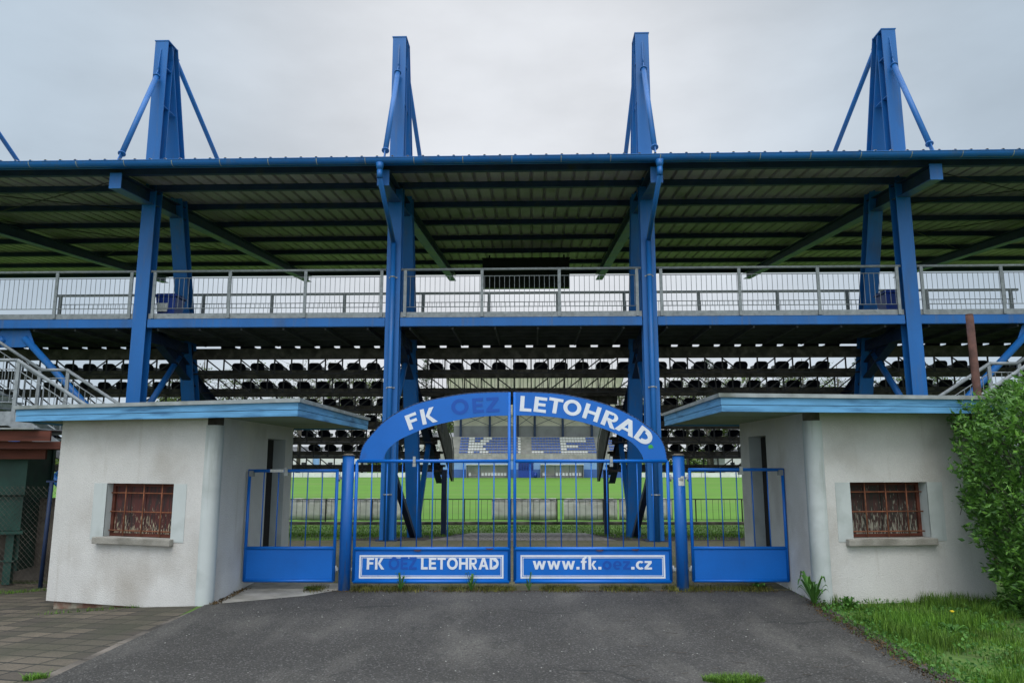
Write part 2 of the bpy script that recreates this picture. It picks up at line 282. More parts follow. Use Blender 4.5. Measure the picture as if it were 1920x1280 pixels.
# ---------------------------------------------------------------- terrain
def lerp(x, pts):
    if x <= pts[0][0]: return pts[0][1]
    for (a, b), (c, d) in zip(pts[:-1], pts[1:]):
        if x <= c: return b + (d - b) * (x - a) / (c - a)
    return pts[-1][1]
def gz(x, y):
    z = lerp(y, [(11, 0), (16.7, -.1), (28, -1.03), (34.5, -1.35)])
    if y < 16: 
        k = 1 if y < 13 else (16 - y) / 3
        z -= .075 * min(4, max(0, -x - 3.6)) * k
    return z
def sheet(name, m, poly, step=.5, lift=0.0):
    # clip a grid to a convex-ish polygon by bmesh bisect
    import bmesh
    xs = [p[0] for p in poly]; ys = [p[1] for p in poly]
    bm = bmesh.new(); vv = [bm.verts.new((x, y, 0)) for x, y in poly]; bm.faces.new(vv)
    def cut(a, b, st, ax):
        k = math.ceil(a / st) * st
        while k < b:
            if k > a:
                co = (k, 0, 0) if ax == 0 else (0, k, 0); no = (1, 0, 0) if ax == 0 else (0, 1, 0)
                bmesh.ops.bisect_plane(bm, geom=bm.verts[:] + bm.edges[:] + bm.faces[:], plane_co=co, plane_no=no, dist=1e-5)
            k += st
    cut(min(xs), max(xs), step, 0); cut(min(ys), max(ys), step, 1)
    for ax, ks in ((0, (-7.6, -3.6)), (1, (11, 13, 16, 16.7, 28, 34.5))):
        for k in ks:
            co = (k, 0, 0) if ax == 0 else (0, k, 0); no = (1, 0, 0) if ax == 0 else (0, 1, 0)
            bmesh.ops.bisect_plane(bm, geom=bm.verts[:] + bm.edges[:] + bm.faces[:], plane_co=co, plane_no=no, dist=1e-5)
    for v in bm.verts: v.co.z = gz(v.co.x, v.co.y) + lift
    bmesh.ops.recalc_face_normals(bm, faces=bm.faces)
    for f in bm.faces:
        if f.normal.z < 0: f.normal_flip()
    me = bpy.data.meshes.new(name); bm.to_mesh(me); bm.free(); me.materials.append(m)
    o = bpy.data.objects.new(name, me); C.objects.link(o); return struct(o)
# ground: one sheet to the horizon
xs = [-900, -300, -120, -60, -30, -20, -14, -11] + [-8 + i for i in range(0, 17)] + [11, 14, 20, 30, 60, 120, 300, 900]
xs = [-900, -300, -120, -60, -30, -20, -14, -11, -9, -8.2, -7.6, -7, -6, -5, -4.2, -3.6, -3, -2, 0, 2, 4, 6, 8, 11, 14, 20, 30, 60, 120, 300, 900]
ys = [-400, -100, -30, -10, -2, 0, 2, 4, 6, 8, 10, 11, 12, 13, 14, 15, 16, 16.7, 18, 20, 22, 24, 26, 28, 30, 32, 34.5, 37, 60, 125, 160, 300, 1200]
g = MB(); g.add([(x, y, gz(x, y)) for y in ys for x in xs], [(j * len(xs) + i, j * len(xs) + i + 1, (j + 1) * len(xs) + i + 1, (j + 1) * len(xs) + i) for j in range(len(ys) - 1) for i in range(len(xs) - 1)])
struct(g.build('ground', M['ground']))
LEFT_EDGE = [(-3.9, -4), (-3.62, 6.1), (-3.56, 8.3), (-3.45, 9.0)]
sheet('driveway', M['asphalt'], [(-3.9, -6), (4.2, -6), (3.36, 4.5), (3.34, 6.4), (3.44, 7.4), (3.5, 8.5), (3.66, 9.3), (3.72, 9.98), (-2.3, 9.98), (-2.6, 9.6), (-3.2, 9.25), (-3.62, 9.02), (-3.6, 8.3), (-3.62, 6.1)], .6, .008)
sheet('apron', M['concrete'], [(-3.62, 9.0), (-3.2, 9.22), (-2.6, 9.57), (-2.25, 10.0), (-2.3, 10.5), (-3.62, 10.6)], .5, .012)
sheet('pavement', M['slabs'], [(-12, -4), (-3.9, -4), (-3.68, 6.1), (-3.66, 8.3), (-3.7, 9.1), (-3.9, 12.6), (-12, 12.6)], .7, .004)
k = MB()
for (a, b) in zip(LEFT_EDGE[:-1], LEFT_EDGE[1:]):
    n_ = max(1, int((b[1] - a[1]) / .5))
    for i in range(n_):
        t0, t1 = i / n_, (i + .97) / n_
        pa = (a[0] + (b[0] - a[0]) * t0 - .05, a[1] + (b[1] - a[1]) * t0); pb = (a[0] + (b[0] - a[0]) * t1 - .05, a[1] + (b[1] - a[1]) * t1)
        k.beam((pa[0] + random.uniform(-.012, .012), pa[1], gz(*pa) - .043), (pb[0] + random.uniform(-.012, .012), pb[1], gz(*pb) - .043), (1, 0, 0), .10, .10)
struct(k.build('kerb', M['darkconcrete']))
sheet('soil', M['gravel'], [(3.36, 4.5), (3.34, 6.4), (3.44, 7.4), (3.5, 8.5), (3.62, 9.05), (3.70, 9.05), (3.62, 8.5), (3.58, 7.4), (3.46, 6.4), (3.5, 4.5)], .6, .012)
sheet('yard', M['blocks'], [(-3.6, 10.5), (-2.3, 10.45), (-2.2, 10.0), (3.72, 10.0), (3.72, 12.4), (9, 13.5), (9, 17.2), (-9, 17.6), (-9, 12.7), (-3.6, 12.7)], .6, .006)
sheet('path', M['path'], [(-2.0, 17.35), (2.4, 17.3), (2.75, 28.2), (-1.55, 28.2)], .7, .014)
sheet('soil_left', M['gravel'], [(-4.3, 17.5), (-2.05, 17.4), (-1.62, 28), (-2.6, 26), (-3.8, 22)], .7, .008)
sheet('soil_right', M['gravel'], [(2.45, 17.3), (9.5, 17.0), (8, 22), (4.5, 26), (2.8, 28)], .7, .008)
pt = MB(); pt.add([(-110, 36.4, -1.342), (110, 36.4, -1.342), (110, 123.6, -1.342), (-110, 123.6, -1.342)], [(0, 1, 2, 3)])
struct(pt.build('field', M['pitch']))
kb = MB(); kb.box(-40, 40, 35.4, 35.62, -1.5, -1.22); kb.box(-40, 40, 36.2, 36.38, -1.5, -1.30)
struct(kb.build('kerb_line', M['darkconcrete']))

# ---------------------------------------------------------------- near grandstand
YAW = R(-1.65)
OX, OY = .2, 16.75
gs = empty('grandstand', (OX, OY, 0), YAW)
tag(gs, 'open blue steel grandstand with mono-pitch roof, upper walkway and masts, seen from behind', 'grandstand')
SX = (1, 0, 0)
FR = [-15, -9, -3, 3, 9, 15]
def mast_pt(z): return 4.0 + (.34 - 4.0) * (z + .3) / (12.0 + .3)       # t of the inclined column's axis at height z
for s0 in FR:
    m = MB(); m.ibeam((s0, .15, -.2), (s0, .15, 12.06), SX, .33, .30)
    for z in (10.35, 11.35): m.box(s0 - .15, s0 + .15, .024, .276, z, z + .015)
    col = m.build('column', M['steel'], gs)
    if abs(s0) < 10:
        c_ = MB(); c_.box(s0 - .24, s0 + .24, -.09, .39, -.16, gz(s0, 16.8) + .03); c_.build('base_plate', M['darksteel'], col)
    m = MB(); m.ibeam((s0, 4.0, -1.0 + .4), (s0, mast_pt(12.06), 12.06), SX, .36, .30)
    for z in (10.35,): m.box(s0 - .15, s0 + .15, .305, mast_pt(z) - .14, z, z + .015)
    m.build('inclined_column', M['steel'], gs)
    m = MB(); m.box(s0 - .18, s0 + .18, -.012, mast_pt(12.06) + .16, 12.062, 12.085); m.build('mast_cap', M['steel'], gs)
    m = MB(); m.prism([(-1.42, 7.66), (12.6, 8.95), (12.6, 9.17), (-1.42, 7.98)], 'x', s0 - .008, s0 + .008)
    m.beam((s0, -1.42, 7.99), (s0, 12.6, 9.18), SX, .27, .018)
    rfm = m.build('rafter', M['darksteel'], gs)  # web is blue steel, its unlit look put into the darker colour
    m = MB(); m.beam((s0, -1.42, 7.652), (s0, 12.6, 8.942), SX, .27, .018); m.build('bottom_flange', M['rafter'], rfm)
    m = MB(); m.box(s0 - .135, s0 + .135, -1.445, -1.423, 7.64, 8.0); m.build('end_plate', M['steel'], rfm)
    # stays with end forks and collars
    top = (s0, -.02, 11.25); bot = (s0, -1.38, 8.32)
    tv = (Vector(top) - Vector(bot)).normalized()
    for A, B in ((Vector(bot), Vector(top)), (Vector((s0, 6.0, 9.05)), Vector((s0, .55, 12.07)))):
        tv = (B - A).normalized(); m = MB(); m.tube(A + tv * .22, B - tv * .22, .062, 14)
        st = m.build('stay', M['steel'], gs)
        for E_, sg in ((A, 1), (B, -1)):
            m = MB(); c0 = E_ + tv * .22 * sg; m.tube(c0 - tv * .012, c0 + tv * .012, .085, 16); m.beam(c0, E_ - tv * .10 * sg, SX, .02, .10); m.build('collar', M['steel'], st)
        if B.y < .5:
            m = MB(); m.prism([(-.02, 11.05), (-.09, 11.3), (-.02, 11.85)], 'x', s0 - .01, s0 + .01); m.build('lug', M['steel'], col)
    # raker, struts
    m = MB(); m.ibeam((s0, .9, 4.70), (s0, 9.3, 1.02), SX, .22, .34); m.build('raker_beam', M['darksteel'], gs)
    m = MB(); m.tube((s0, .30, 2.55), (s0, 2.45, 4.72), .075); m.build('strut', M['steel'], gs)
    m = MB(); m.beam((s0, .30, 1.55), (s0, 3.75, -.4), SX, .14, .14); m.build('strut', M['darksteel'], gs)
    m = MB(); m.beam((s0, 4.15, -.4), (s0, 6.4, 2.2), SX, .14, .14); m.build('strut', M['steel'], gs)
    m = MB(); m.beam((s0, .3, 4.60), (s0, 2.7, 4.60), SX, .2, .26); m.build('deck_bracket', M['darksteel'], gs)

# roof sheet (trapezoid ribs) with purlins
S0, S1 = -24.0, 24.0
T0, T1 = -1.79, 12.9
def rz(t): return 8.120 + .0857 * (t + 1.79)
m = MB(); prof = []; p_ = .333; x = S0
while x < S1:
    prof += [(x, 0), (x + .235, 0), (x + .262, .06), (x + .298, .06)]; x += p_
n = len(prof)
vs = [(x, T0, rz(T0) + h) for x, h in prof] + [(x, T1, rz(T1) + h) for x, h in prof] + [(x, T0, rz(T0) + h + .006) for x, h in prof] + [(x, T1, rz(T1) + h + .006) for x, h in prof]
fs = []
for i in range(n - 1):
    fs += [(i, i + 1, n + i + 1, n + i), (2 * n + i, 3 * n + i, 3 * n + i + 1, 2 * n + i + 1), (i, 2 * n + i, 2 * n + i + 1, i + 1), (n + i, n + i + 1, 3 * n + i + 1, 3 * n + i)]
m.add(vs, fs); rf = m.build('roof_sheet', M['roof'], gs)
for t in (-1.25, .05, 1.85, 3.85, 5.95, 8.05, 10.25, 12.6):
    m = MB(); z = rz(t)
    m.box(S0, S1, t - .05, t + .05, z - .155, z - .145); m.box(S0, S1, t - .05, t - .042, z - .144, z - .004); m.box(S0, S1, t + .01, t + .05, z - .016, z - .005)
    m.build('purlin', M['darksteel'], gs)  # blue-painted steel, under-roof shade painted into the colour
# gutter
m = MB(); prof = [(-.10, .0)] + [(-.10 * math.cos(a), -.10 * math.sin(a)) for a in [math.pi * k / 10 for k in range(1, 10)]] + [(.10, 0)]
vs = []; gt, gzz = -1.72, 8.135
for s_ in (S0, S1):
    for a, b in prof: vs.append((s_, gt + a, gzz + b * 1.1))
n = len(prof); m.add(vs, [(i, n + i, n + i + 1, i + 1) for i in range(n - 1)], True)
m.tube((S0, gt - .10, gzz), (S1, gt - .10, gzz), .012, 8); m.box(S0, S1, -1.625, -1.60, 8.03, 8.14)
gu = m.build('gutter', M['steel'], gs)
s_ = -20.3
while s_ < 20:
    m = MB(); pr_ = [(-.104 * math.cos(a), -.113 * math.sin(a)) for a in [math.pi * k / 10 for k in range(0, 11)]]
    m.add([(s_ + d, gt + a, gzz + b) for d in (0, .018) for a, b in pr_], [(i, 11 + i, 12 + i, i + 1) for i in range(10)], True)
    m.build('gutter_joint', M['flash'], gu); s_ += 1.06
for s0, dx in ((-3, -.0), (3, .0)):
    sg = -1 if s0 < 0 else 1
    m = MB(); m.tube((s0 + .02 * sg, gt, 8.04), (s0 + .02 * sg, gt, 7.88), .095, 14, .062); m.tube((s0 + .02 * sg, gt, 7.88), (s0 + .02 * sg, gt, 7.70), .062, 14)
    m.tube((s0 + .02 * sg, gt, 7.72), (s0, -.075, 6.75), .055, 14); m.tube((s0, -.075, 6.80), (s0, -.075, -.1), .06, 14)
    dp = m.build('downpipe', M['steel'], gs)
    for z in (5.9, 3.3, .9):
        m = MB(); m.tube((s0, -.075, z), (s0, -.075, z + .03), .066, 14); m.box(s0 - .1, s0 + .1, -.02, -.004, z, z + .03); m.build('pipe_clip', M['flash'], dp)
# deck
m = MB(); m.box(S0, S1, .1, 2.75, 4.93, 4.975)
for t in (.62, 1.15, 1.7, 2.25): m.box(S0, S1, t - .03, t + .03, 4.80, 4.928)
s_ = S0 + .4
while s_ < S1:
    m.box(s_ - .02, s_ + .02, .12, 2.7, 4.70, 4.797); s_ += 1.0
m.build('walkway_deck', M['deck'], gs)
m = MB(); m.box(S0, S1, 2.755, 2.80, 4.725, 4.97); m.build('rear_beam', M['deck'], gs)
bays = [(-24, -15), (-15, -9), (-9, -3), (-3, 3), (3, 9), (9, 15), (15, 24)]
for a, b in bays:
    a_, b_ = a + .18, b - .18
    m = MB(); m.box(a_, b_, .03, .045, 4.755, 4.97); m.box(a_, b_, .03, .11, 4.755, 4.770); m.box(a_, b_, .03, .11, 4.955, 4.970); m.build('edge_beam', M['steel'], gs)
    if abs(a + b) / 2 > 16: continue
    m = MB(); m.box(a_, b_, .055, .068, 4.972, 5.10); m.build('kick_plate', M['galv'], gs)
    m = MB()
    m.tube((a_ + .0, .05, 6.12), (b_, .05, 6.12), .032, 10)
    m.tube((a_ + .1, .05, 5.955), (b_ - .1, .05, 5.955), .010, 6); m.tube((a_ + .1, .05, 5.22), (b_ - .1, .05, 5.22), .010, 6)
    x = a_ + .22
    while x < b_ - .1: m.tube((x, .05, 5.22), (x, .05, 5.955), .0065, 5, caps=False); x += .117
    ra = m.build('railing', M['galv'], gs)
    for k_ in range(4):
        x = a + .28 + (b - a - .56) * k_ / 3
        m = MB(); m.box(x - .035, x + .035, .02, .054, 4.98, 6.10); m.build('rail_post', M['galv'], ra)
# inner railing
m = MB(); ti = 2.7
m.box(-12.9, 13.2, ti - .03, ti + .03, 6.12, 6.18)
m.tube((-12.8, ti, 5.9), (13.1, ti, 5.9), .010, 6); m.tube((-12.8, ti, 5.2), (13.1, ti, 5.2), .010, 6)
x = -12.7
while x < 13.0: m.tube((x, ti, 5.2), (x, ti, 5.9), .0065, 5, caps=False); x += .125
ra = m.build('inner_railing', M['galv'], gs)
for x in (-12.75, -10.8, -8.75, -6.85, -4.85, -2.7, -.9, .95, 2.75, 4.75, 6.85, 8.7, 10.8, 13.0):
    m = MB(); m.box(x - .04, x + .04, ti - .025, ti + .025, 4.98, 6.12); m.build('rail_post', M['galv'], ra)
# seating tiers: slab + open lattice riser
def tier(i): return 3.05 + .78 * i, 4.59 - .44 * i
for i in range(8):
    t, z = tier(i); spans = [(S0, S1)] if i < 3 else [(S0, -2.75), (2.75, S1)]
    for (a, b) in spans:
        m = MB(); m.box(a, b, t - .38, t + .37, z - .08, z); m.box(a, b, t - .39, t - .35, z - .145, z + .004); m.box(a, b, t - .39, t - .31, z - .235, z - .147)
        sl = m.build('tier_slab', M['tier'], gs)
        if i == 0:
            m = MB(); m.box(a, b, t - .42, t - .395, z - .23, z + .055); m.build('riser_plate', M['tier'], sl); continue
        zt = z + .44 - .236; tt = t - .78 - .335; zb_ = zt - .37
        m = MB(); m.box(a, b, tt - .02, tt + .02, zb_ - .03, zb_)
        for (fa, fb) in zip(FR[:-1], FR[1:]):
            for q in range(13):
                u0 = fa + 6 * q / 13; u1 = fa + 6 * (q + 1) / 13
                if u0 < a - .05 or u1 > b + .05: continue
                m.beam((u0, tt, zb_), (u0, tt, zt), SX, .034, .03)
                if q < 6: m.beam((u0, tt, zt - .01), (u1, tt, zb_ + .01), (0, 1, 0), .020, .032)
                elif q > 6: m.beam((u1, tt, zt - .01), (u0, tt, zb_ + .01), (0, 1, 0), .020, .032)
        m.build('riser_lattice', M['lattice'], sl)
# centre gangway: railing on the third tier, deep beam, side parapets
t2, z2 = tier(2)
m = MB(); m.box(-2.7, 2.7, t2 + .30, t2 + .36, z2 + .93, z2 + .97)
x = -2.65
while x < 2.7: m.tube((x, t2 + .33, z2 + .02), (x, t2 + .33, z2 + .94), .008, 5, caps=False); x += .12
m.build('gangway_railing', M['lattice'], gs)
m = MB(); m.box(-2.75, 2.75, t2 + .2, t2 + .36, z2 - .42, z2 - .105); m.build('gangway_beam', M['tier'], gs)
for sg in (-1, 1):
    xp = 2.52 * sg
    m = MB(); m.prism([(4.9, 2.55), (8.75, .95), (8.75, 1.95), (8.2, 2.35), (4.9, 3.35)], 'x', xp - .03, xp + .03)
    pa = m.build('stair_parapet', M['tier'], gs)
    m = MB(); m.path([(xp - .05 * sg, 4.9, 3.42), (xp - .05 * sg, 8.2, 2.42), (xp - .05 * sg, 8.78, 2.0), (xp - .05 * sg, 8.78, .95)], .018); m.path([(xp - .05 * sg, 5.6, 2.5), (xp - .05 * sg, 5.6, 3.1)], .012); m.build('parapet_rail', M['galv'], pa)
    m = MB(); m.box(xp + .12 * sg - .08, xp + .12 * sg + .08, 7.55, 7.71, -.9, 1.35); m.build('support_post', M['darksteel'], gs)
# bracing of the outer bays
for sg in (-1, 1):
    mid = 12 * sg - .1
    m = MB(); m.tube((mid - .25, .2, 4.55), (mid - 2.95, .2, 1.9), .08, 14); m.build('brace_tube', M['steel'], gs)
    m = MB(); m.tube((mid + .25, .2, 4.55), (mid + 2.95, .2, 1.9), .08, 14); m.build('brace_tube', M['steel'], gs)
    m = MB(); m.prism([(mid - .5, 4.40), (mid - .35, 4.75), (mid + .35, 4.75), (mid + .5, 4.40), (mid + .25, 4.33), (mid - .25, 4.33)], 'y', .19, .21); m.build('gusset', M['steel'], gs)
    for a, b in (((sg * 9 , 2.2), (sg * 15, 8)), ((sg * 15, 2.2), (sg * 9, 8)), ((sg * 9, -1.2), (sg * 15, 2.2)), ((sg * 15, -1.2), (sg * 9, 2.2))):
        m = MB(); m.tube((a[0], a[1], rz(a[1]) - .22), (b[0], b[1], rz(b[1]) - .22), .012, 6); m.build('tie_rod', M['lattice'], gs)
m = MB(); m.tube((-9.15, .3, -.2), (-12.2, .3, 2.35), .085, 14); m.build('brace_tube', M['steel'], gs)
m = MB(); m.tube((-11.9, .55, .6), (-8.9, .55, 2.9), .085, 14); m.build('brace_tube', M['steel'], gs)
m = MB(); m.tube((-12.1, .42, 2.3), (-9.1, .42, -.1), .085, 14)

# ---------------------------------------------------------------- black seats (individuals)
def to_world(s_, t_, z_):
    v = Matrix.Rotation(YAW, 3, 'Z') @ Vector((s_, t_, z_)); return (v.x + OX, v.y + OY, v.z)
def seat_mesh(name, m_, wd=.43, hb=.30, dp=.38):
    # moulded bucket: rounded back shell, pan with raised rim, low plinth foot
    m = MB(); out_ = []
    hw = wd / 2; r = min(.13, hb * .5)
    pts = [(-hw * .92, .02)] + [(-hw + r - r * math.cos(a), hb - r + r * math.sin(a)) for a in [math.pi / 2 * k / 5 for k in range(6)]] + [(hw - r + r * math.sin(a), hb - r + r * math.cos(a)) for a in [math.pi / 2 * k / 5 for k in range(6)]] + [(hw * .92, .02)]
    n = len(pts); vs = []
    for off, sc_ in ((0, 1), (.02, 1.02), (.045, .94)):
        for x, z in pts: vs.append((x * sc_, off + .0 - .10 * (z / hb) + (.03 * (1 - (x / hw) ** 2)) * -1, z * (1 if off else .985)))
    fs = [tuple(range(n))] + [(k, n + k, n + k + 1, k + 1) for k in range(n - 1)] + [(n + k, 2 * n + k, 2 * n + k + 1, n + k + 1) for k in range(n - 1)] + [tuple(range(2 * n, 3 * n))[::-1]]
    m.add(vs, fs)
    m.box(-hw * .92, hw * .92, .0, dp, .05, .085); m.box(-hw * .92, -hw * .8, .02, dp, .086, .13); m.box(hw * .8, hw * .92, .02, dp, .086, .13); m.box(-hw * .8, hw * .8, dp - .03, dp, .03, .09)
    m.box(-hw * .6, hw * .6, .06, dp - .08, .0, .048)
    o = m.build(name, m_); return fixn(o)
seat0 = seat_mesh('stadium_seat', M['seat'], .395, .225, .34); used = [False]
GRP_SEAT = 'dark seats on the tiers of the near grandstand'
bayname = {0: ('left of the leftmost tall column', -1), 1: ('right of the leftmost tall column', 1), 2: ('right of the second tall column', 1), 3: ('right of the third tall column', 1), 4: ('right of the rightmost tall column', 1)}
bl = [(-14.6, -9.4), (-8.6, -3.4), (-2.6, 2.75), (3.4, 8.6), (9.4, 14.6)]
for i in range(7):
    t, z = tier(i)
    for bi, (a, b) in enumerate(bl):
        if i >= 2 and bi == 2: continue
        if i >= 3 and bi in (0, 4): continue
        if bi == 2: ss = [-.1 + .585 * k for k in range(-4, 6)]
        elif bi < 2: ss = sorted([b - .28 - .548 * k for k in range(9)] if bi else [-9.6 - .548 * k for k in range(9)])
        else: ss = [a + .42 + .56 * k for k in range(9)]
        if bi == 0: ss = ss[::-1]
        for k, s_ in enumerate(ss):
            if i >= 3 and not (3.2 < abs(s_) < 7.4): continue
            o = seat0 if not used[0] else seat0.copy()
            if used[0]: C.objects.link(o)
            used[0] = True
            o.location = to_world(s_ + random.uniform(-.012, .012), t - .12, z + .002); o.rotation_euler = (0, 0, YAW + random.uniform(-.03, .03))
            tag(o, f'{ORD[k]} black seat {bayname[bi][0]}, {ORD[i]} seat row from the top', 'seat', GRP_SEAT)

# scoreboard hanging under the far edge of the roof
sb = empty('scoreboard', to_world(.05, 8.6, 7.66), YAW); tag(sb, 'black rectangular scoreboard back hanging under the far edge of the roof', 'scoreboard')
m = MB(); m.box(-1.54, 1.54, -.12, .12, -.0, 1.06); m.build('case', M['board'], sb)
m = MB()
for x in (-1.2, 1.2): m.box(x - .02, x + .02, -.13, -.121, 0, 1.06)
m.box(-1.57, 1.57, -.14, .14, 1.061, 1.09); m.build('frame', M['lattice'], sb)
for x in (-1.3, 1.35):
    m = MB(); m.box(x - .03, x + .03, -.03, .03, 1.091, 1.22); m.build('hanger', M['lattice'], sb)
# bins on the walkway
def bin_(s_, t_, label):
    b = empty('litter_bin', to_world(s_, t_, 4.976), YAW); tag(b, label, 'bin', 'blue bins on the upper walkway'); b.scale = (1, 1, 1.18)
    m = MB(); z0, z1 = .03, .55
    vs = [(-.19, -.19, z0), (.19, -.19, z0), (.19, .19, z0), (-.19, .19, z0), (-.25, -.25, z1), (.25, -.25, z1), (.25, .25, z1), (-.25, .25, z1)]
    m.add(vs, [(0, 3, 2, 1), (4, 5, 6, 7), (0, 1, 5, 4), (1, 2, 6, 5), (2, 3, 7, 6), (3, 0, 4, 7)]); m.build('body', M['bin'], b, .015)
    m = MB(); m.box(-.28, .28, -.28, .28, .552, .60); m.box(-.24, .24, -.24, .24, .601, .63); m.build('lid', M['bin'], b, .015)
    m = MB(); m.tube((-.2, .3, .59), (.2, .3, .59), .014, 8); m.box(-.21, -.19, .27, .31, .56, .6); m.box(.19, .21, .27, .31, .56, .6); m.build('handle', M['bin'], b)
    return b
b = bin_(-8.72, .85, 'blue bin with pale sticker behind the railing, right of the leftmost column')
m = MB(); m.box(-.20, .06, -.262, -.245, .24, .42); m.build('sticker', M['sticker'], b)
bin_(8.98, .95, 'blue bin partly hidden beside the rightmost tall column on the walkway')

# ---------------------------------------------------------------- staircases (galvanised), left and right
def stairs(sg, y0, y1, xe, zl, label):
    # landing edge at x = xe (inner), rises outward and descends toward the centre
    st = empty('staircase', (xe, y0, 0)); tag(st, label, 'staircase', 'galvanised staircases up to the walkway')
    lx = -.55 * -sg                     # landing length, outward
    out_ = sg * .55; run_up = (4.95 - zl) / .62; run_dn = (zl + .15) / .62
    for y in (0, y1 - y0):
        m = MB()
        m.beam((0, y, zl - .13), (-sg * run_dn, y, -.25), (0, 1, 0), .03, .27); m.beam((0, y, zl - .13), (out_, y, zl - .13), (0, 1, 0), .032, .27); m.beam((out_, y, zl - .13), (out_ + sg * run_up, y, 4.82), (0, 1, 0), .03, .27)
        m.build('stringer', M['galv'], st)
        m = MB(); m.path([(-sg * run_dn, y, .85), (0, y, zl + 1.0), (out_, y, zl + 1.0), (out_ + sg * run_up, y, 5.95)], .034, 10)
        m.path([(-sg * run_dn, y, .70), (0, y, zl + .82), (out_, y, zl + .82), (out_ + sg * run_up, y, 5.77)], .011, 6)
        m.path([(-sg * run_dn, y, .10), (0, y, zl + .18), (out_, y, zl + .18), (out_ + sg * run_up, y, 5.13)], .011, 6)
        def hz(x):
            u = x * sg
            if u < 0: return zl + u * .62
            if u < .55: return zl
            return zl + (u - .55) * .62
        u = -run_dn + .1
        while u < .55 + run_up - .1:
            z = hz(u * sg); m.tube((u * sg, y, z + .19), (u * sg, y, z + .81), .0075, 5, caps=False); u += .13
        hr = m.build('handrail', M['galv'], st)
        for u in (-3.0, -1.5, -.03, .58, 2.0, 3.4):
            if u < -run_dn: continue
            z = hz(u * sg); m = MB(); m.box(u * sg - .035, u * sg + .035, y - .02, y + .02, z - .15, z + .98); m.build('rail_post', M['galv'], hr)
    m = MB(); m.box(min(0, out_), max(0, out_), .05, y1 - y0 - .05, zl - .04, zl); m.build('landing', M['galv'], st)
    nst = int(run_dn / .27)
    for k_ in range(nst):
        x = -sg * (k_ + .5) * .27; z = zl - (k_ + 1) * .27 * .62
        m = MB(); m.box(x - .14, x + .14, .05, y1 - y0 - .05, z - .035, z); m.build('step', M['galv'], st)
    nst = int(run_up / .27)
    for k_ in range(nst):
        x = out_ + sg * (k_ + .5) * .27; z = zl + (k_ + .7) * .27 * .62
        m = MB(); m.box(x - .14, x + .14, .05, y1 - y0 - .05, z - .035, z); m.build('step', M['galv'], st)
    for u in (-2.5, .3):
        m = MB(); m.box(u * sg - .05, u * sg + .05, y1 - y0 - .12, y1 - y0 - .04, -.6, hz(u * sg) - .27); m.build('support_post', M['galv'], st)
stairs(-1, 14.15, 15.75, -9.62, 2.6, 'galvanised steel staircase descending behind the left white hut')
stairs(1, 13.05, 14.65, 9.62, 2.6, 'galvanised steel staircase descending behind the right white hut and bush')
rp = MB(); rp.tube((7.99, 12.55, -.3), (7.97, 12.55, 4.17), .063, 16); rp.tube((7.97, 12.55, 4.171), (7.97, 12.55, 4.19), .058, 16)
o = rp.build('rusty_pole', M['rust']); tag(o, 'bare rusty brown steel pole standing behind the right hut', 'pole')

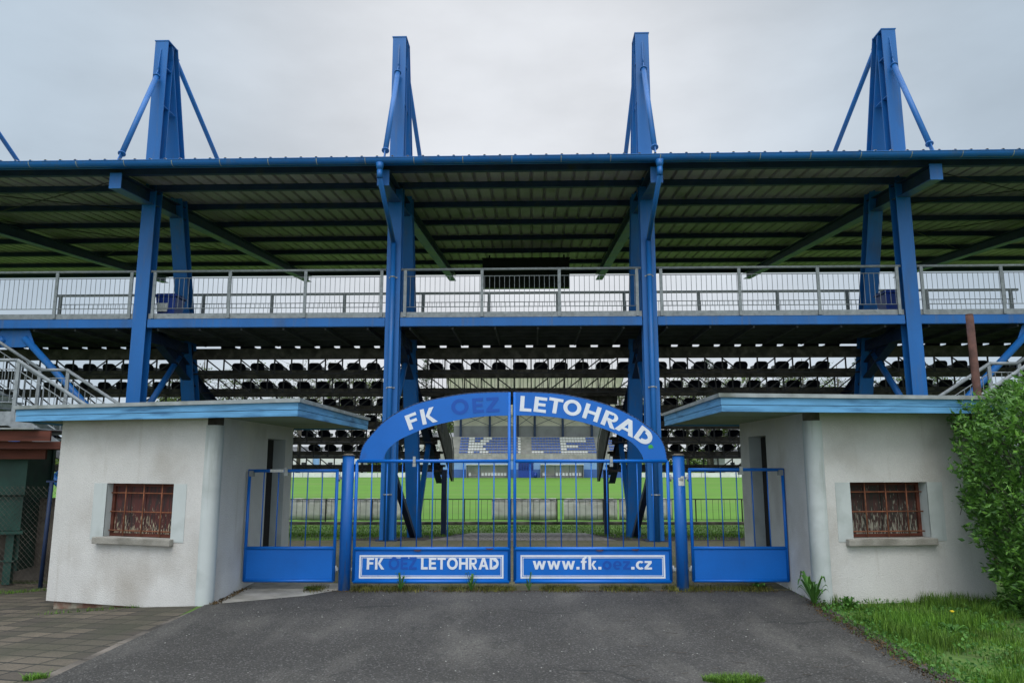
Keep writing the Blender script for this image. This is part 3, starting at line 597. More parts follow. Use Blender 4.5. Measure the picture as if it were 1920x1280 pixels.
# ---------------------------------------------------------------- ticket huts
def corner_arc(P, d1, d2, r):
    # rounded corner at P between direction d1 (coming from) and d2 (going to)
    a = Vector(P) + Vector(d1) * r; b = Vector(P) + Vector(d2) * r; pts = []
    for k_ in range(7):
        t = k_ / 6; pts.append(((1 - t) ** 2 * a + 2 * t * (1 - t) * Vector(P) + t * t * b))
    return pts
def hut(sg, F0, F1, S1_, z0l, ztop, win, door, name_label, depth):
    """F0 outer front corner, F1 inner front corner, S1_ = rear inner corner; win = (u0,u1,z0,z1) along F0->F1, door = (v0,v1,zt) along inner side wall"""
    h = empty('ticket_hut', (F0[0], F0[1], 0)); tag(h, name_label, 'hut')
    o_ = Vector((F0[0], F0[1]))
    F0v = Vector((0, 0)); F1v = Vector(F1) - o_; Sv = Vector(S1_) - o_
    e = (F1v - F0v); Lf = e.length; e.normalize(); nin = Vector((-e.y, e.x))
    if nin.y < 0: nin = -nin
    e2 = (Sv - F1v); Ls = e2.length; e2.normalize(); nin2 = Vector((-e2.y, e2.x))
    if nin2.x * sg < 0: nin2 = -nin2
    rr = .16
    def P(b, ee, u, nn, d, z): q = b + ee * u + nn * d; return (q.x, q.y, z)
    def holed(b, ee, nn, u0, u1, z0, z1, hu0, hu1, hz0, hz1, d, zb1=None):
        m = MB()
        us = [u0, hu0, hu1, u1]; zs = [z0, hz0, hz1, z1]
        for i in range(3):
            for j in range(3):
                if i == 1 and j == 1: continue
                m.add([P(b, ee, us[i], nn, 0, zs[j]), P(b, ee, us[i + 1], nn, 0, zs[j]), P(b, ee, us[i + 1], nn, 0, zs[j + 1]), P(b, ee, us[i], nn, 0, zs[j + 1])], [(0, 1, 2, 3)])
        return m
    uw0, uw1, zw0, zw1 = win
    wm = holed(F0v, e, nin, 0, Lf - rr, z0l, ztop, uw0, uw1, zw0, zw1, depth)
    v0, v1, zt = door
    wm2 = holed(F1v, e2, nin2, rr, Ls, z0l, ztop, v0, v1, .02, zt, .2)
    wm.add(wm2.v, wm2.f)
    # rear, outer walls
    Rl = F0v + nin * 3.0 if False else Vector((F0v.x - .05 * sg * -1, Sv.y))
    for a, b in ((Sv, Rl), (Rl, F0v)):
        wm.add([(a.x, a.y, z0l), (b.x, b.y, z0l), (b.x, b.y, ztop), (a.x, a.y, ztop)], [(0, 1, 2, 3)])
    wm.build('wall', M['plaster'], h)
    # rounded painted corner
    arc = corner_arc(F1v, -e, e2, rr + .02); nA = len(arc)
    out1 = -(nin) * .006
    pm = MB(); ctr = F1v + (-e + e2) * 1.0
    pts = [p - (ctr - p).normalized() * .008 for p in arc]
    zpb, zpt = z0l, ztop - .10
    full = [arc[0] + (arc[0] - pts[0]) * .5] + pts + [arc[-1] + (arc[-1] - pts[-1]) * .5]
    nn_ = len(full)
    pm.add([(p.x, p.y, zpb) for p in full] + [(p.x, p.y, zpt) for p in full], [(k_, k_ + 1, nn_ + k_ + 1, nn_ + k_) for k_ in range(nn_ - 1)], True)
    pm.build('corner_pillar', M['smooth'], h)
    pm = MB(); pm.add([(p.x, p.y, zpt) for p in arc] + [(p.x, p.y, ztop) for p in arc], [(k_, k_ + 1, nA + k_ + 1, nA + k_) for k_ in range(nA - 1)], True)
    pm.build('corner_patch', M['darkconcrete'], h)
    # window: surround, jambs, shutter, bars, sill
    W = MB()
    for a, b in ((uw0 - .20, uw0), (uw1, uw1 + .19)):
        W.add([P(F0v, e, a, nin, -.006, zw0 - .04), P(F0v, e, b, nin, -.006, zw0 - .04), P(F0v, e, b, nin, -.006, zw1), P(F0v, e, a, nin, -.006, zw1),
               P(F0v, e, a, nin, .01, zw0 - .04), P(F0v, e, b, nin, .01, zw0 - .04), P(F0v, e, b, nin, .01, zw1), P(F0v, e, a, nin, .01, zw1)],
              [(0, 1, 2, 3), (0, 3, 7, 4), (1, 5, 6, 2), (3, 2, 6, 7), (0, 4, 5, 1)])
    for u in (uw0, uw1):
        W.add([P(F0v, e, u, nin, -.006, zw0), P(F0v, e, u, nin, depth, zw0), P(F0v, e, u, nin, depth, zw1), P(F0v, e, u, nin, -.006, zw1)], [(0, 1, 2, 3)])
    W.add([P(F0v, e, uw0, nin, 0, zw1), P(F0v, e, uw1, nin, 0, zw1), P(F0v, e, uw1, nin, depth, zw1), P(F0v, e, uw0, nin, depth, zw1)], [(0, 1, 2, 3)])
    wo = W.build('window_surround', M['smooth'], h)
    sm_ = MB(); npl = 4; wpl = (uw1 - uw0 - .08) / npl
    for k_ in range(npl):
        a = uw0 + .04 + k_ * wpl
        sm_.add([P(F0v, e, u, nin, dd, z) for z in (zw0 + .03, zw1 - .03) for (u, dd) in ((a + .004, depth - .02), (a + wpl - .004, depth - .02), (a + wpl - .004, depth + .01), (a + .004, depth + .01))],
                [(0, 3, 2, 1), (4, 5, 6, 7), (0, 1, 5, 4), (1, 2, 6, 5), (2, 3, 7, 6), (3, 0, 4, 7)])
    win_o = sm_.build('window', M['shutter' if sg < 0 else 'shutter2'], h)
    fr = MB()
    def fb(u0, u1, za, zb, d0, d1): fr.add([P(F0v, e, u, nin, dd, z) for z in (za, zb) for (u, dd) in ((u0, d0), (u1, d0), (u1, d1), (u0, d1))], [(0, 3, 2, 1), (4, 5, 6, 7), (0, 1, 5, 4), (1, 2, 6, 5), (2, 3, 7, 6), (3, 0, 4, 7)])
    fb(uw0, uw0 + .04, zw0, zw1, depth - .045, depth); fb(uw1 - .04, uw1, zw0, zw1, depth - .045, depth); fb(uw0 + .04, uw1 - .04, zw1 - .04, zw1 - .002, depth - .045, depth); fb(uw0 + .04, uw1 - .04, zw0 + .001, zw0 + .035, depth - .045, depth)
    fr.build('frame', M['redwood'], win_o)
    bk = MB(); bk.add([P(F0v, e, uw0 - .02, nin, depth + .02, zw0 - .02), P(F0v, e, uw1 + .02, nin, depth + .02, zw0 - .02), P(F0v, e, uw1 + .02, nin, depth + .02, zw1 + .02), P(F0v, e, uw0 - .02, nin, depth + .02, zw1 + .02)], [(0, 1, 2, 3)]); bk.build('backing', M['dark'], win_o)
    gb = MB(); gd = depth * .42; wu = uw1 - uw0
    for k_ in range(3):
        u = uw0 + wu * (.24 + .27 * k_) if sg < 0 else uw0 + wu * (.22 + .27 * k_)
        gb.tube(P(F0v, e, u, nin, gd, zw0 + .005), P(F0v, e, u, nin, gd, zw1 - .004), .008, 8)
        z = zw0 + .07 + (zw1 - zw0 - .19) * k_ / 2
        gb.tube(P(F0v, e, uw0 + .01, nin, gd + .014, z), P(F0v, e, uw1 - .01, nin, gd + .014, z), .008, 8)
    gb.build('window_grille', M['rustbar'], h)
    si = MB()
    si.add([P(F0v, e, u, nin, dd, z) for z in (zw0 - .085, zw0 - .004) for (u, dd) in ((uw0 - .10, -.075), (uw1 + .05, -.075), (uw1 + .05, depth * .9), (uw0 - .10, depth * .9))] if sg < 0 else
           [P(F0v, e, u, nin, dd, z) for z in (zw0 - .085, zw0 - .004) for (u, dd) in ((uw0 - .04, -.075), (uw1 + .10, -.075), (uw1 + .10, depth * .9), (uw0 - .04, depth * .9))],
           [(0, 3, 2, 1), (4, 5, 6, 7), (0, 1, 5, 4), (1, 2, 6, 5), (2, 3, 7, 6), (3, 0, 4, 7)])
    si.build('window_sill', M['concrete'], h, .008)
    # door: recessed jambs, dark door leaf
    D = MB(); dd = .19
    for v in (v0, v1): D.add([P(F1v, e2, v, nin2, -.004, .0), P(F1v, e2, v, nin2, dd, .0), P(F1v, e2, v, nin2, dd, zt), P(F1v, e2, v, nin2, -.004, zt)], [(0, 1, 2, 3)])
    D.add([P(F1v, e2, v0, nin2, 0, zt), P(F1v, e2, v1, nin2, 0, zt), P(F1v, e2, v1, nin2, dd, zt), P(F1v, e2, v0, nin2, dd, zt)], [(0, 1, 2, 3)])
    D.build('door_jamb', M['smooth'], h)
    D = MB(); D.add([P(F1v, e2, v, nin2, q, z) for z in (.02, zt - .01) for (v, q) in ((v0 + .01, dd - .01), (v1 - .01, dd - .01), (v1 - .01, dd + .04), (v0 + .01, dd + .04))], [(0, 3, 2, 1), (4, 5, 6, 7), (0, 1, 5, 4), (1, 2, 6, 5), (2, 3, 7, 6), (3, 0, 4, 7)])
    do = D.build('door', M['dark'], h)
    D = MB(); D.tube(P(F1v, e2, v0 + .1, nin2, dd - .05, 1.0), P(F1v, e2, v0 + .22, nin2, dd - .05, 1.0), .01, 8); D.build('handle', M['galv'], do)
    return h
def hut_roof(h, poly, zb, zt):
    o_ = h.location
    P2 = [Vector((x - o_.x, y - o_.y)) for x, y in poly]; n = len(P2); cen = sum(P2, Vector((0, 0))) / n
    def inset(d):
        res = []
        for i in range(n):
            a, b, c = P2[i - 1], P2[i], P2[(i + 1) % n]
            d1 = (b - a).normalized(); d2 = (c - b).normalized(); n1 = Vector((-d1.y, d1.x)); n2 = Vector((-d2.y, d2.x))
            if n1.dot(cen - b) < 0: n1 = -n1
            if n2.dot(cen - b) < 0: n2 = -n2
            bis = (n1 + n2); k_ = d / max(.2, (1 + n1.dot(n2))); res.append(b + bis * k_)
        return res
    def ring(name, d0, d1, za, zb_, m_):
        A, B = inset(d0), inset(d1); m = MB()
        vs = [(p.x, p.y, za) for p in A] + [(p.x, p.y, zb_) for p in A] + [(p.x, p.y, za) for p in B] + [(p.x, p.y, zb_) for p in B]; fs = []
        for i in range(n):
            j = (i + 1) % n; fs += [(i, j, n + j, n + i), (2 * n + i, 3 * n + i, 3 * n + j, 2 * n + j), (i, 2 * n + i, 2 * n + j, j), (n + i, n + j, 3 * n + j, 3 * n + i)]
        m.add(vs, fs); return m.build(name, m_, rfo)
    m = MB(); A = inset(-.03); m.prism([(p.x, p.y) for p in A], 'z', zt - .045, zt); rfo = m.build('roof', M['flash'], h)
    hgt = (zt - .046 - zb); mid = zb + hgt * .46
    ring('fascia_board', .0, .03, mid + .004, zt - .046, M['fascia']); ring('fascia_board', .004, .03, zb, mid - .002, M['fascia'])
    A = inset(.031); m = MB(); m.prism([(p.x, p.y) for p in A], 'z', zb + .025, zb + .05)
    d = (P2[1] - P2[0])
    m.build('soffit', M['soffit'], rfo)
hl = hut(-1, (-5.88, 9.65), (-3.565, 8.966), (-3.58, 12.1), -.06, 2.21, (.81, 1.825, .75, 1.40), (1.86, 2.72, 2.0), 'small white rendered hut left of the gates with blue roof edge and bare plinth', .14)
hut_roof(hl, [(-2.42, 8.31), (-2.40, 12.3), (-6.9, 12.9), (-6.43, 9.53)], 2.18, 2.38)
m = MB(); e = Vector((2.25, -.665)).normalized()
m.beam((.12 * e.x, .12 * e.y + .07, -.14), (2.25, -.665 + .1, -.14), (0, 1, 0), .08, .2); m.beam((2.2, -.6, -.1), (2.24, 3.0, -.1), (1, 0, 0), .06, .14)
m.build('plinth', M['plinth'], hl)
hr_ = hut(1, (5.92, 9.32), (3.635, 9.063), (3.70, 12.0), -.2, 2.27, (.80, 1.81, .755, 1.42), (1.63, 2.46, 2.04), 'small white rendered hut on the right of the gates beside the leafy bush', .2)
hut_roof(hr_, [(2.41, 8.46), (2.52, 12.2), (6.1, 12.4), (6.0, 8.87)], 2.24, 2.45)

# ---------------------------------------------------------------- gates
GY = 10.0
def ringp(cx, cz, rx, rz_, wx, wz, a0=0, a1=360, n=26):
    res = []
    for k_ in range(n):
        t0, t1 = R(a0 + (a1 - a0) * k_ / n), R(a0 + (a1 - a0) * (k_ + 1) / n)
        res.append([(cx + rx * math.cos(t0), cz + rz_ * math.sin(t0)), (cx + rx * math.cos(t1), cz + rz_ * math.sin(t1)), (cx + (rx - wx) * math.cos(t1), cz + (rz_ - wz) * math.sin(t1)), (cx + (rx - wx) * math.cos(t0), cz + (rz_ - wz) * math.sin(t0))])
    return res
def rc(a, b, c, d): return [(a, c), (b, c), (b, d), (a, d)]
# letter shapes in cap-height units: (width, [convex pieces])
GL = {
 'F': (.66, [rc(0, .23, 0, 1), rc(.23, .66, .80, 1), rc(.23, .60, .42, .61)]),
 'E': (.70, [rc(0, .23, 0, 1), rc(.23, .70, .80, 1), rc(.23, .64, .41, .60), rc(.23, .70, 0, .20)]),
 'L': (.64, [rc(0, .23, 0, 1), rc(.23, .64, 0, .20)]),
 'T': (.80, [rc(0, .80, .80, 1), rc(.285, .515, 0, .80)]),
 'H': (.86, [rc(0, .23, 0, 1), rc(.63, .86, 0, 1), rc(.23, .63, .40, .60)]),
 'K': (.86, [rc(0, .23, 0, 1), [(.25, .50), (.53, 1), (.80, 1), (.47, .50)], [(.25, .50), (.47, .50), (.86, 0), (.57, 0)]]),
 'Z': (.74, [rc(.03, .72, .80, 1), rc(0, .74, 0, .20), [(0, .20), (.30, .20), (.72, .80), (.42, .80)]]),
 'A': (.96, [[(0, 0), (.25, 0), (.60, 1), (.37, 1)], [(.71, 0), (.96, 0), (.60, 1), (.44, .86)], rc(.25, .72, .21, .39)]),
 'R': (.78, [rc(0, .23, 0, 1), rc(.23, .44, .82, 1), rc(.23, .44, .40, .57), [(.24, .40), (.47, .42), (.78, 0), (.51, 0)]] + ringp(.44, .70, .30, .30, .20, .14, -90, 90, 14)),
 'D': (.86, [rc(0, .23, 0, 1), rc(.23, .36, .81, 1), rc(.23, .36, 0, .19)] + ringp(.36, .50, .50, .50, .24, .31, -90, 90, 18)),
 'O': (1.04, ringp(.52, .5, .52, .52, .235, .215)),
 '.': (.25, [rc(0, .25, 0, .22)]),
 'w': (1.06, [[(0, .70), (.22, .70), (.40, 0), (.20, 0)], [(.20, 0), (.40, 0), (.62, .70), (.45, .70)], [(.44, .70), (.61, .70), (.86, 0), (.66, 0)], [(.66, 0), (.86, 0), (1.06, .70), (.85, .70)]]),
 'f': (.50, [rc(.10, .33, 0, .80), rc(0, .10, .54, .70), rc(.33, .46, .54, .70)] + ringp(.40, .74, .30, .30, .23, .17, 75, 180, 9)),
 'k': (.68, [rc(0, .22, 0, 1.04), [(.24, .38), (.40, .70), (.64, .70), (.40, .38)], [(.24, .38), (.40, .38), (.68, 0), (.42, 0)]]),
 'c': (.56, ringp(.36, .35, .36, .36, .21, .17, 48, 312, 20)),
 'z': (.58, [rc(.02, .57, .53, .70), rc(0, .58, 0, .17), [(0, .17), (.27, .17), (.57, .53), (.30, .53)]]),
 'o': (.74, ringp(.37, .35, .37, .365, .21, .18)),
 'e': (.68, ringp(.35, .35, .35, .365, .20, .16, 0, 310, 22) + [rc(.16, .66, .28, .40)]),
}
def glyph(ch, name, m_, parent, x, z, y, h, width=None, rot=0.):
    w0, P_ = GL[ch]; sx = h if width is None else width / w0; m = MB(); ca, sa = math.cos(rot), math.sin(rot)
    for i, poly in enumerate(P_):
        pts = [(a * sx * ca - b * h * sa, a * sx * sa + b * h * ca) for a, b in poly]
        m.prism(pts, 'y', -.00015 * (i % 3), .0022)
    o = m.build(name, m_, parent); fixn(o); o.location = (x, y, z); return o
def text_mesh(txt, name, m_, parent, x, z, y, h, width=None, rot=0., bold=0, gapf=.11):
    if len(txt) == 1: return glyph(txt, name, m_, parent, x, z, y, h, width, rot)
    tot = sum(GL[c][0] for c in txt) + gapf * (len(txt) - 1); sc_ = width / tot; cx = x
    for c in txt: glyph(c, name, m_, parent, cx, z, y, h, GL[c][0] * sc_); cx += (GL[c][0] + gapf) * sc_
def gx(px): return (px - 960) * .00717
def gzp(py): return 1.673 + (864 - py) * .00722
def cat(pts, n=5):
    P_ = [Vector(p) for p in pts]; out_ = []
    for i in range(len(P_) - 1):
        p0 = P_[max(0, i - 1)]; p1 = P_[i]; p2 = P_[i + 1]; p3 = P_[min(len(P_) - 1, i + 2)]
        for k_ in range(n):
            t = k_ / n; out_.append(.5 * ((2 * p1) + (p2 - p0) * t + (2 * p0 - 5 * p1 + 4 * p2 - p3) * t * t + (3 * p1 - p0 - 3 * p2 + p3) * t ** 3))
    out_.append(P_[-1]); return out_
def leaf(x0, x1, outer, inner, label, hinge):
    g_ = empty('gate_leaf', ((x0 if hinge == 'l' else x1), GY, 0)); gxo = g_.location.x; tag(g_, label, 'gate', 'main double gate')
    fr = MB(); zt, zm, zb = 1.673, .53, .115; r = .021
    a, b = x0 - gxo, x1 - gxo
    fr.tube((a, 0, zt), (b, 0, zt), .023, 12); fr.tube((a, 0, zm), (b, 0, zm), .026, 12); fr.tube((a, 0, zb), (b, 0, zb), .024, 12)
    inn = b if hinge == 'l' else a; outr = a if hinge == 'l' else b
    fr.tube((outr, 0, zb), (outr, 0, zt), .021, 12); fr.tube((inn, 0, zb), (inn, 0, 2.60), .021, 12)
    fr.build('frame', M['gate'], g_)
    for k_ in range(9):
        x = a + (b - a) * (k_ + 1) / 10; br_ = MB(); br_.tube((x, 0, zm + .02), (x, 0, zt - .018), .0075, 8)
        if k_ < 99: br_.build('bar', M['gate'], g_)
    pn = MB(); pn.box(a + .018, b - .018, -.006, .006, zb + .018, zm - .018); pl = pn.build('panel', M['gate'], g_)
    fz0, fz1, fa, fb = .155, .452, min(a, b) + .075, max(a, b) - .075
    fw = MB()
    for (d0, d1) in ((0, .022), (.030, .038)):
        fw.box(fa + d0, fb - d0, -.0085, -.0062, fz1 - d1, fz1 - d0); fw.box(fa + d0, fb - d0, -.0085, -.0062, fz0 + d0, fz0 + d1)
        fw.box(fa + d0, fa + d1, -.0085, -.0062, fz0 + d1, fz1 - d1); fw.box(fb - d1, fb - d0, -.0085, -.0062, fz0 + d1, fz1 - d1)
    fw.build('border', M['white'], pl)
    O = cat(outer); I = cat(inner); ar = MB()
    poly_o = [(gx(p.x) - gxo, gzp(p.y)) for p in O]; poly_i = [(gx(p.x) - gxo, gzp(p.y)) for p in I]
    n = len(poly_o); vs = []
    for yy in (-.009, .009):
        vs += [(x, yy, z) for x, z in poly_o] + [(x, yy, z) for x, z in poly_i]
    fs = []
    for k_ in range(n - 1):
        fs += [(k_, k_ + 1, n + k_ + 1, n + k_), (2 * n + k_, 3 * n + k_, 3 * n + k_ + 1, 2 * n + k_ + 1), (k_, 2 * n + k_, 2 * n + k_ + 1, k_ + 1), (n + k_, n + k_ + 1, 3 * n + k_ + 1, 3 * n + k_)]
    ar.add(vs, fs); arch = ar.build('arch_panel', M['gate'], g_); fixn(arch)
    ed = MB(); ed.path([(x, 0, z) for x, z in poly_o], .011, 6); ed.build('arch_rim', M['darksteel'], arch)
    return g_, pl, arch, gxo
outerL = [(673, 862), (679, 838), (693, 818), (722, 788), (761, 765), (800, 752), (863, 740), (910, 736.5), (953, 735.5)]
innerL = [(718, 862), (722, 851), (729, 840), (744, 827), (770, 814), (806, 800), (862, 787), (908, 781), (953, 779.5)]
outerR = [(1251, 862), (1246, 836), (1234, 815), (1212, 797), (1186, 780), (1138, 759), (1073, 743), (1020, 737), (967, 735.5)]
innerR = [(1207, 862), (1203, 851), (1194, 838), (1183, 828), (1166, 818), (1130, 803), (1080, 789), (1025, 781), (967, 779)]
gl, plL, arL, oL = leaf(-2.085, -.037, outerL, innerL, 'left leaf of the blue arched main gate, lettered FK', 'l')
gr, plR, arR, oR = leaf(.037, 2.09, outerR, innerR, 'right leaf of the blue arched main gate, lettered LETOHRAD', 'r')
def arch_letters(seq, arch, off, m_):
    for ch, px, py, ang, h, wp in seq:
        text_mesh(ch, 'letter', m_, arch, gx(px) - off, gzp(py), -.0125, h, width=wp * .00717, rot=R(ang))
arch_letters([('F', 766.5, 807, 21, .205, 22), ('K', 791.5, 797, 13, .208, 29)], arL, oL, M['white'])
arch_letters([('O', 846, 778.5, 5, .205, 33), ('E', 886, 775, 4, .20, 21), ('Z', 911.5, 773.5, 3, .20, 25)], arL, oL, M['ghost'])
arch_letters([('L', 974.5, 771, -4, .207, 22), ('E', 1000.5, 772, -7, .207, 23.5), ('T', 1026.5, 773, -10, .207, 27), ('O', 1054.2, 774.5, -14, .207, 34.5), ('H', 1092.5, 783, -18.5, .207, 30), ('R', 1127, 795, -23, .207, 29), ('A', 1153.5, 804, -27, .207, 38), ('D', 1188.6, 820.5, -37, .207, 31)], arR, oR, M['white'])
mk = MB(); cxm, czm = gx(1221) - oR, gzp(838)
mk.prism([(cxm - .03, czm - .012), (cxm - .038, czm + .004), (cxm - .018, czm + .03), (cxm + .008, czm + .034), (cxm + .03, czm + .012), (cxm + .034, czm - .02), (cxm + .018, czm - .008), (cxm + .008, czm - .026), (cxm - .004, czm - .01), (cxm - .018, czm - .03)], 'y', -.0125, -.0095)
mk.build('green_mark', M['lime'], arR)
def ptext(txt, pl, off, p0, p1, m_, h=.152, base=1070.5, cap=.727, bold=.018):
    sc_ = .00700
    x0, x1 = (p0 - 962) * sc_, (p1 - 962) * sc_
    text_mesh(txt, 'lettering', m_, pl, x0 - off, .117 + (1092 - base) * .0071, -.0095, h, width=x1 - x0)
ptext('FK', plL, oL, 689, 722, M['white']); ptext('OEZ', plL, oL, 730, 783, M['ghost'], bold=.022); ptext('LETOHRAD', plL, oL, 791, 937, M['white'])
ptext('www.fk.', plR, oR, 1001, 1130, M['white'], h=.155); ptext('oez', plR, oR, 1132, 1184, M['ghost'], h=.155, bold=.026); ptext('.cz', plR, oR, 1186, 1225, M['white'], h=.155)
for g_, px in ((gl, 777), (gr, 1146)):
    m = MB(); x = gx(px) - g_.location.x; m.box(x - .018, x + .018, -.034, -.024, 1.655, 1.735); m.box(x - .02, x + .02, -.033, .033, 1.60, 1.648); m.build('latch', M['flash'], g_)
m = MB(); m.box(-.05, .05, -.03, -.024, .505, .53)
for g_, marks in ((gl, ((-1.25, .50), (-.3, .52))), (gr, ((1.15, .50), (1.62, .51)))):
    for x, z in marks:
        m = MB(); xx = x - g_.location.x; m.prism([(xx - .05, z + .02), (xx + .06, z + .022), (xx + .04, z + .004), (xx + .015, z + .001), (xx - .03, z + .006)], 'y', -.0272, -.0262); m.build('rust_patch', M['rust'], g_)
# gate posts
def gpost(x, label, sticker=False):
    p = empty('gate_post', (x, GY + .02, 0)); tag(p, label, 'gate post', 'round blue posts beside the main gate')
    m = MB(); m.tube((0, 0, -.1), (0, 0, 1.745), .079, 28); m.build('tube', M['post'], p)
    m = MB(); m.tube((0, 0, 1.746), (0, 0, 1.757), .088, 28); m.tube((0, 0, 1.757), (0, 0, 1.772), .085, 28, .05); m.build('cap', M['darkconcrete'], p)
    for z in (1.45, .27):
        for sg in (-1, 1):
            m = MB(); m.tube((sg * .07, 0, z), (sg * .135, -.005, z), .010, 8); m.tube((sg * .12, -.005, z - .045), (sg * .12, -.005, z + .045), .016, 10); m.box(sg * .10 - .012, sg * .10 + .012, -.02, .01, z - .02, z + .02); m.build('hinge', M['flash'], p)
    if sticker:
        m = MB(); vs = []; A = [(-1.75, ), (-.9, )]
        n = 8
        for z in (1.35, 1.40, 1.445, 1.475):
            for k_ in range(n): 
                a = R(-110 + 62 * k_ / (n - 1)); inset_ = .0815
                zz = z if k_ > 2 or z < 1.46 else z - .02
                vs.append((inset_ * math.cos(a), inset_ * math.sin(a), zz))
        m.add(vs, [(j * n + i, j * n + i + 1, (j + 1) * n + i + 1, (j + 1) * n + i) for j in range(3) for i in range(n - 1)], True); m.build('sticker', M['sticker'], p)
        m = MB(); 
        for z in (1.437, 1.415):
            vs = [(.0822 * math.cos(R(a)), .0822 * math.sin(R(a)), z + q) for q in (0, .009) for a in range(-100, -60, 6)]; n = len(vs) // 2
            m.add(vs, [(i, i + 1, n + i + 1, n + i) for i in range(n - 1)], True)
        m.build('sticker_print', M['board'], p)
gpost(-2.205, 'round blue post between the left side gate and the main gate')
gpost(2.245, 'round blue post with a pale sticker, right of the main gate', True)
def side_gate(x0, x1, zt, hinge, label, slant):
    g_ = empty('side_gate', (x0, GY, 0)); tag(g_, label, 'gate', 'single side gates between post and hut')
    W_ = x1 - x0; fr = MB(); r = .021
    fr.tube((0, 0, .12), (0, 0, zt), r); fr.tube((W_, 0, .12), (W_, 0, zt), r); fr.tube((-.015, 0, zt), (W_ + .015, 0, zt), .022); fr.tube((0, 0, .54), (W_, 0, .54), .022); fr.tube((0, 0, .125), (W_, 0, .125), .02)
    fr.build('frame', M['gate'], g_)
    for k_ in range(5):
        x = W_ * (k_ + 1) / 6; m = MB(); m.tube((x, 0, .555), (x, 0, zt - .018), .0075, 8); m.build('bar', M['gate'], g_)
    m = MB(); m.box(.018, W_ - .018, -.006, .006, .142, .522); m.box(.03, W_ - .03, -.0085, -.0062, .15, .165); m.build('panel', M['gate'], g_)
    xl = .03 if hinge == 'r' else W_ - .03
    m = MB(); m.box(xl - .03, xl + .03, -.03, .03, zt - .075, zt + .0); m.build('catch', M['galv'], g_)
    xm = W_ * .42 if hinge == 'r' else W_ * .55
    m = MB(); m.box(xm - .022, xm + .022, -.032, -.023, zt - .05, zt + .045); m.box(xm - .03, xm + .03, -.031, .031, zt - .065, zt - .03); m.build('latch', M['flash'], g_)
    return g_
sgl = side_gate(-3.52, -2.345, 1.545, 'r', 'blue side gate with plain lower panel at the left hut', 0)
m = MB(); m.box(.28, .46, -.0245, -.0225, 1.527, 1.565); m.build('tape', M['sticker'], sgl)
side_gate(2.385, 3.63, 1.56, 'l', 'blue side gate with plain lower panel at the right hut', 0)

# ---------------------------------------------------------------- pitch perimeter fence and banners
pf = empty('pitch_fence', (0, 37, -1.35)); tag(pf, 'low dark steel bar fence along the near side of the pitch', 'fence')
m = MB(); m.box(-30, 30, -.025, .025, 1.07, 1.115); m.box(-30, 30, -.012, .012, .10, .125)
x = -30
while x < 30: m.tube((x, 0, .11), (x, 0, 1.08), .009, 5, caps=False); x += .285
m.build('rail_panel', M['lattice'], pf)
x = -29.7
while x < 30:
    m = MB(); m.box(x - .025, x + .025, -.03, .03, -.1, 1.12); m.build('post', M['lattice'], pf); x += 2.28
for i, (a, b, lab) in enumerate([(-11.05, -8.68, 'grubby grey banner on the pitch fence seen through the left side gate'), (-7.95, -5.0, 'crumpled grey banner on the pitch fence left of the second tall column'),
                    (-1.0, 2.2, 'grey banner on the pitch fence behind the middle of the main gate'), (2.55, 5.2, 'grey banner on the pitch fence right of the middle banner'), (5.28, 7.9, 'grey banner on the pitch fence behind the third tall column'), (11.45, 12.6, 'grey banner end seen beside the right hut')]):
    n = 26; m = MB(); vs = []
    for k_ in range(n + 1):
        x = a + (b - a) * k_ / n
        for z, q in ((-.22, 0), (-.55, .5), (-.95, .9), (-1.26, 1)):
            vs.append((x, 37.05 + .02 * math.sin(x * 5 + i) * q + .012 * math.sin(x * 13 + z * 9), z + (.03 * math.sin(x * 2.1 + i) if z < -1.2 else .012 * math.sin(x * 7))))
    m.add(vs, [(k_ * 4 + j, k_ * 4 + 4 + j, k_ * 4 + 5 + j, k_ * 4 + 1 + j) for k_ in range(n) for j in range(3)], True)
    o = m.build('banner', M['banner']); so_ = o.modifiers.new('thick', 'SOLIDIFY'); so_.thickness = .004
    tag(o, lab, 'banner', 'blank grey banners tied to the pitch fence')

# ---------------------------------------------------------------- far stand across the pitch
FY = 124.0; FZ = -1.35
def fx(px, Y=FY): return (px - 960) * (Y * .987 + .3) / 1375
fs_ = empty('far_stand', (0, FY, FZ)); tag(fs_, 'far roofed stand with blue wall and concrete terraces across the pitch', 'grandstand')
m = MB(); m.box(-15, 18.5, .3, .6, 0, 1.35); m.build('wall', M['farblue'], fs_)
m = MB(); m.box(-15, 18.5, .35, .6, 1.352, 3.0); m.build('upper_wall', M['farlight'], fs_)
m = MB(); m.box(-14, 18.5, .1, 1.0, 3.0, 3.12); m.box(-14, 18.5, .32, .45, 3.121, 3.9)
m.build('front_ledge', M['farconc'], fs_)
m = MB()
for r_ in range(8): m.box(-12.5, 18, 1.2 + .8 * r_, 9, 3.1 + .48 * r_, 3.1 + .48 * (r_ + 1) - .002)
m.build('terrace', M['farconc'], fs_)
m = MB(); m.box(-10.4, 18, 8.0, 8.2, 6.9, 8.9); m.build('back_wall', M['fargrey'], fs_)
m = MB(); m.box(-10.4, 18, 8.25, 8.3, 8.9, 11.0); m.build('rear_glazing', M['glaze'], fs_)
for px in (863, 918, 971, 1003, 1056, 1111, 1166):
    m = MB(); x = fx(px, 131); m.box(x - .2, x + .2, 7.4, 7.8, 6.8, 11); m.build('roof_post', M['darksteel'], fs_)
pxs = [863, 918, 971, 1003, 1056, 1111, 1166]
for a, b in zip(pxs[:-1], pxs[1:]):
    xa, xb = fx(a, 131), fx(b, 131); m = MB(); m.beam((xa, 7.6, 8.9), (xb, 7.6, 11), (0, 1, 0), .06, .08); m.beam((xa, 7.6, 11), (xb, 7.6, 8.9), (0, 1, 0), .06, .08); m.build('cross_brace', M['darksteel'], fs_)
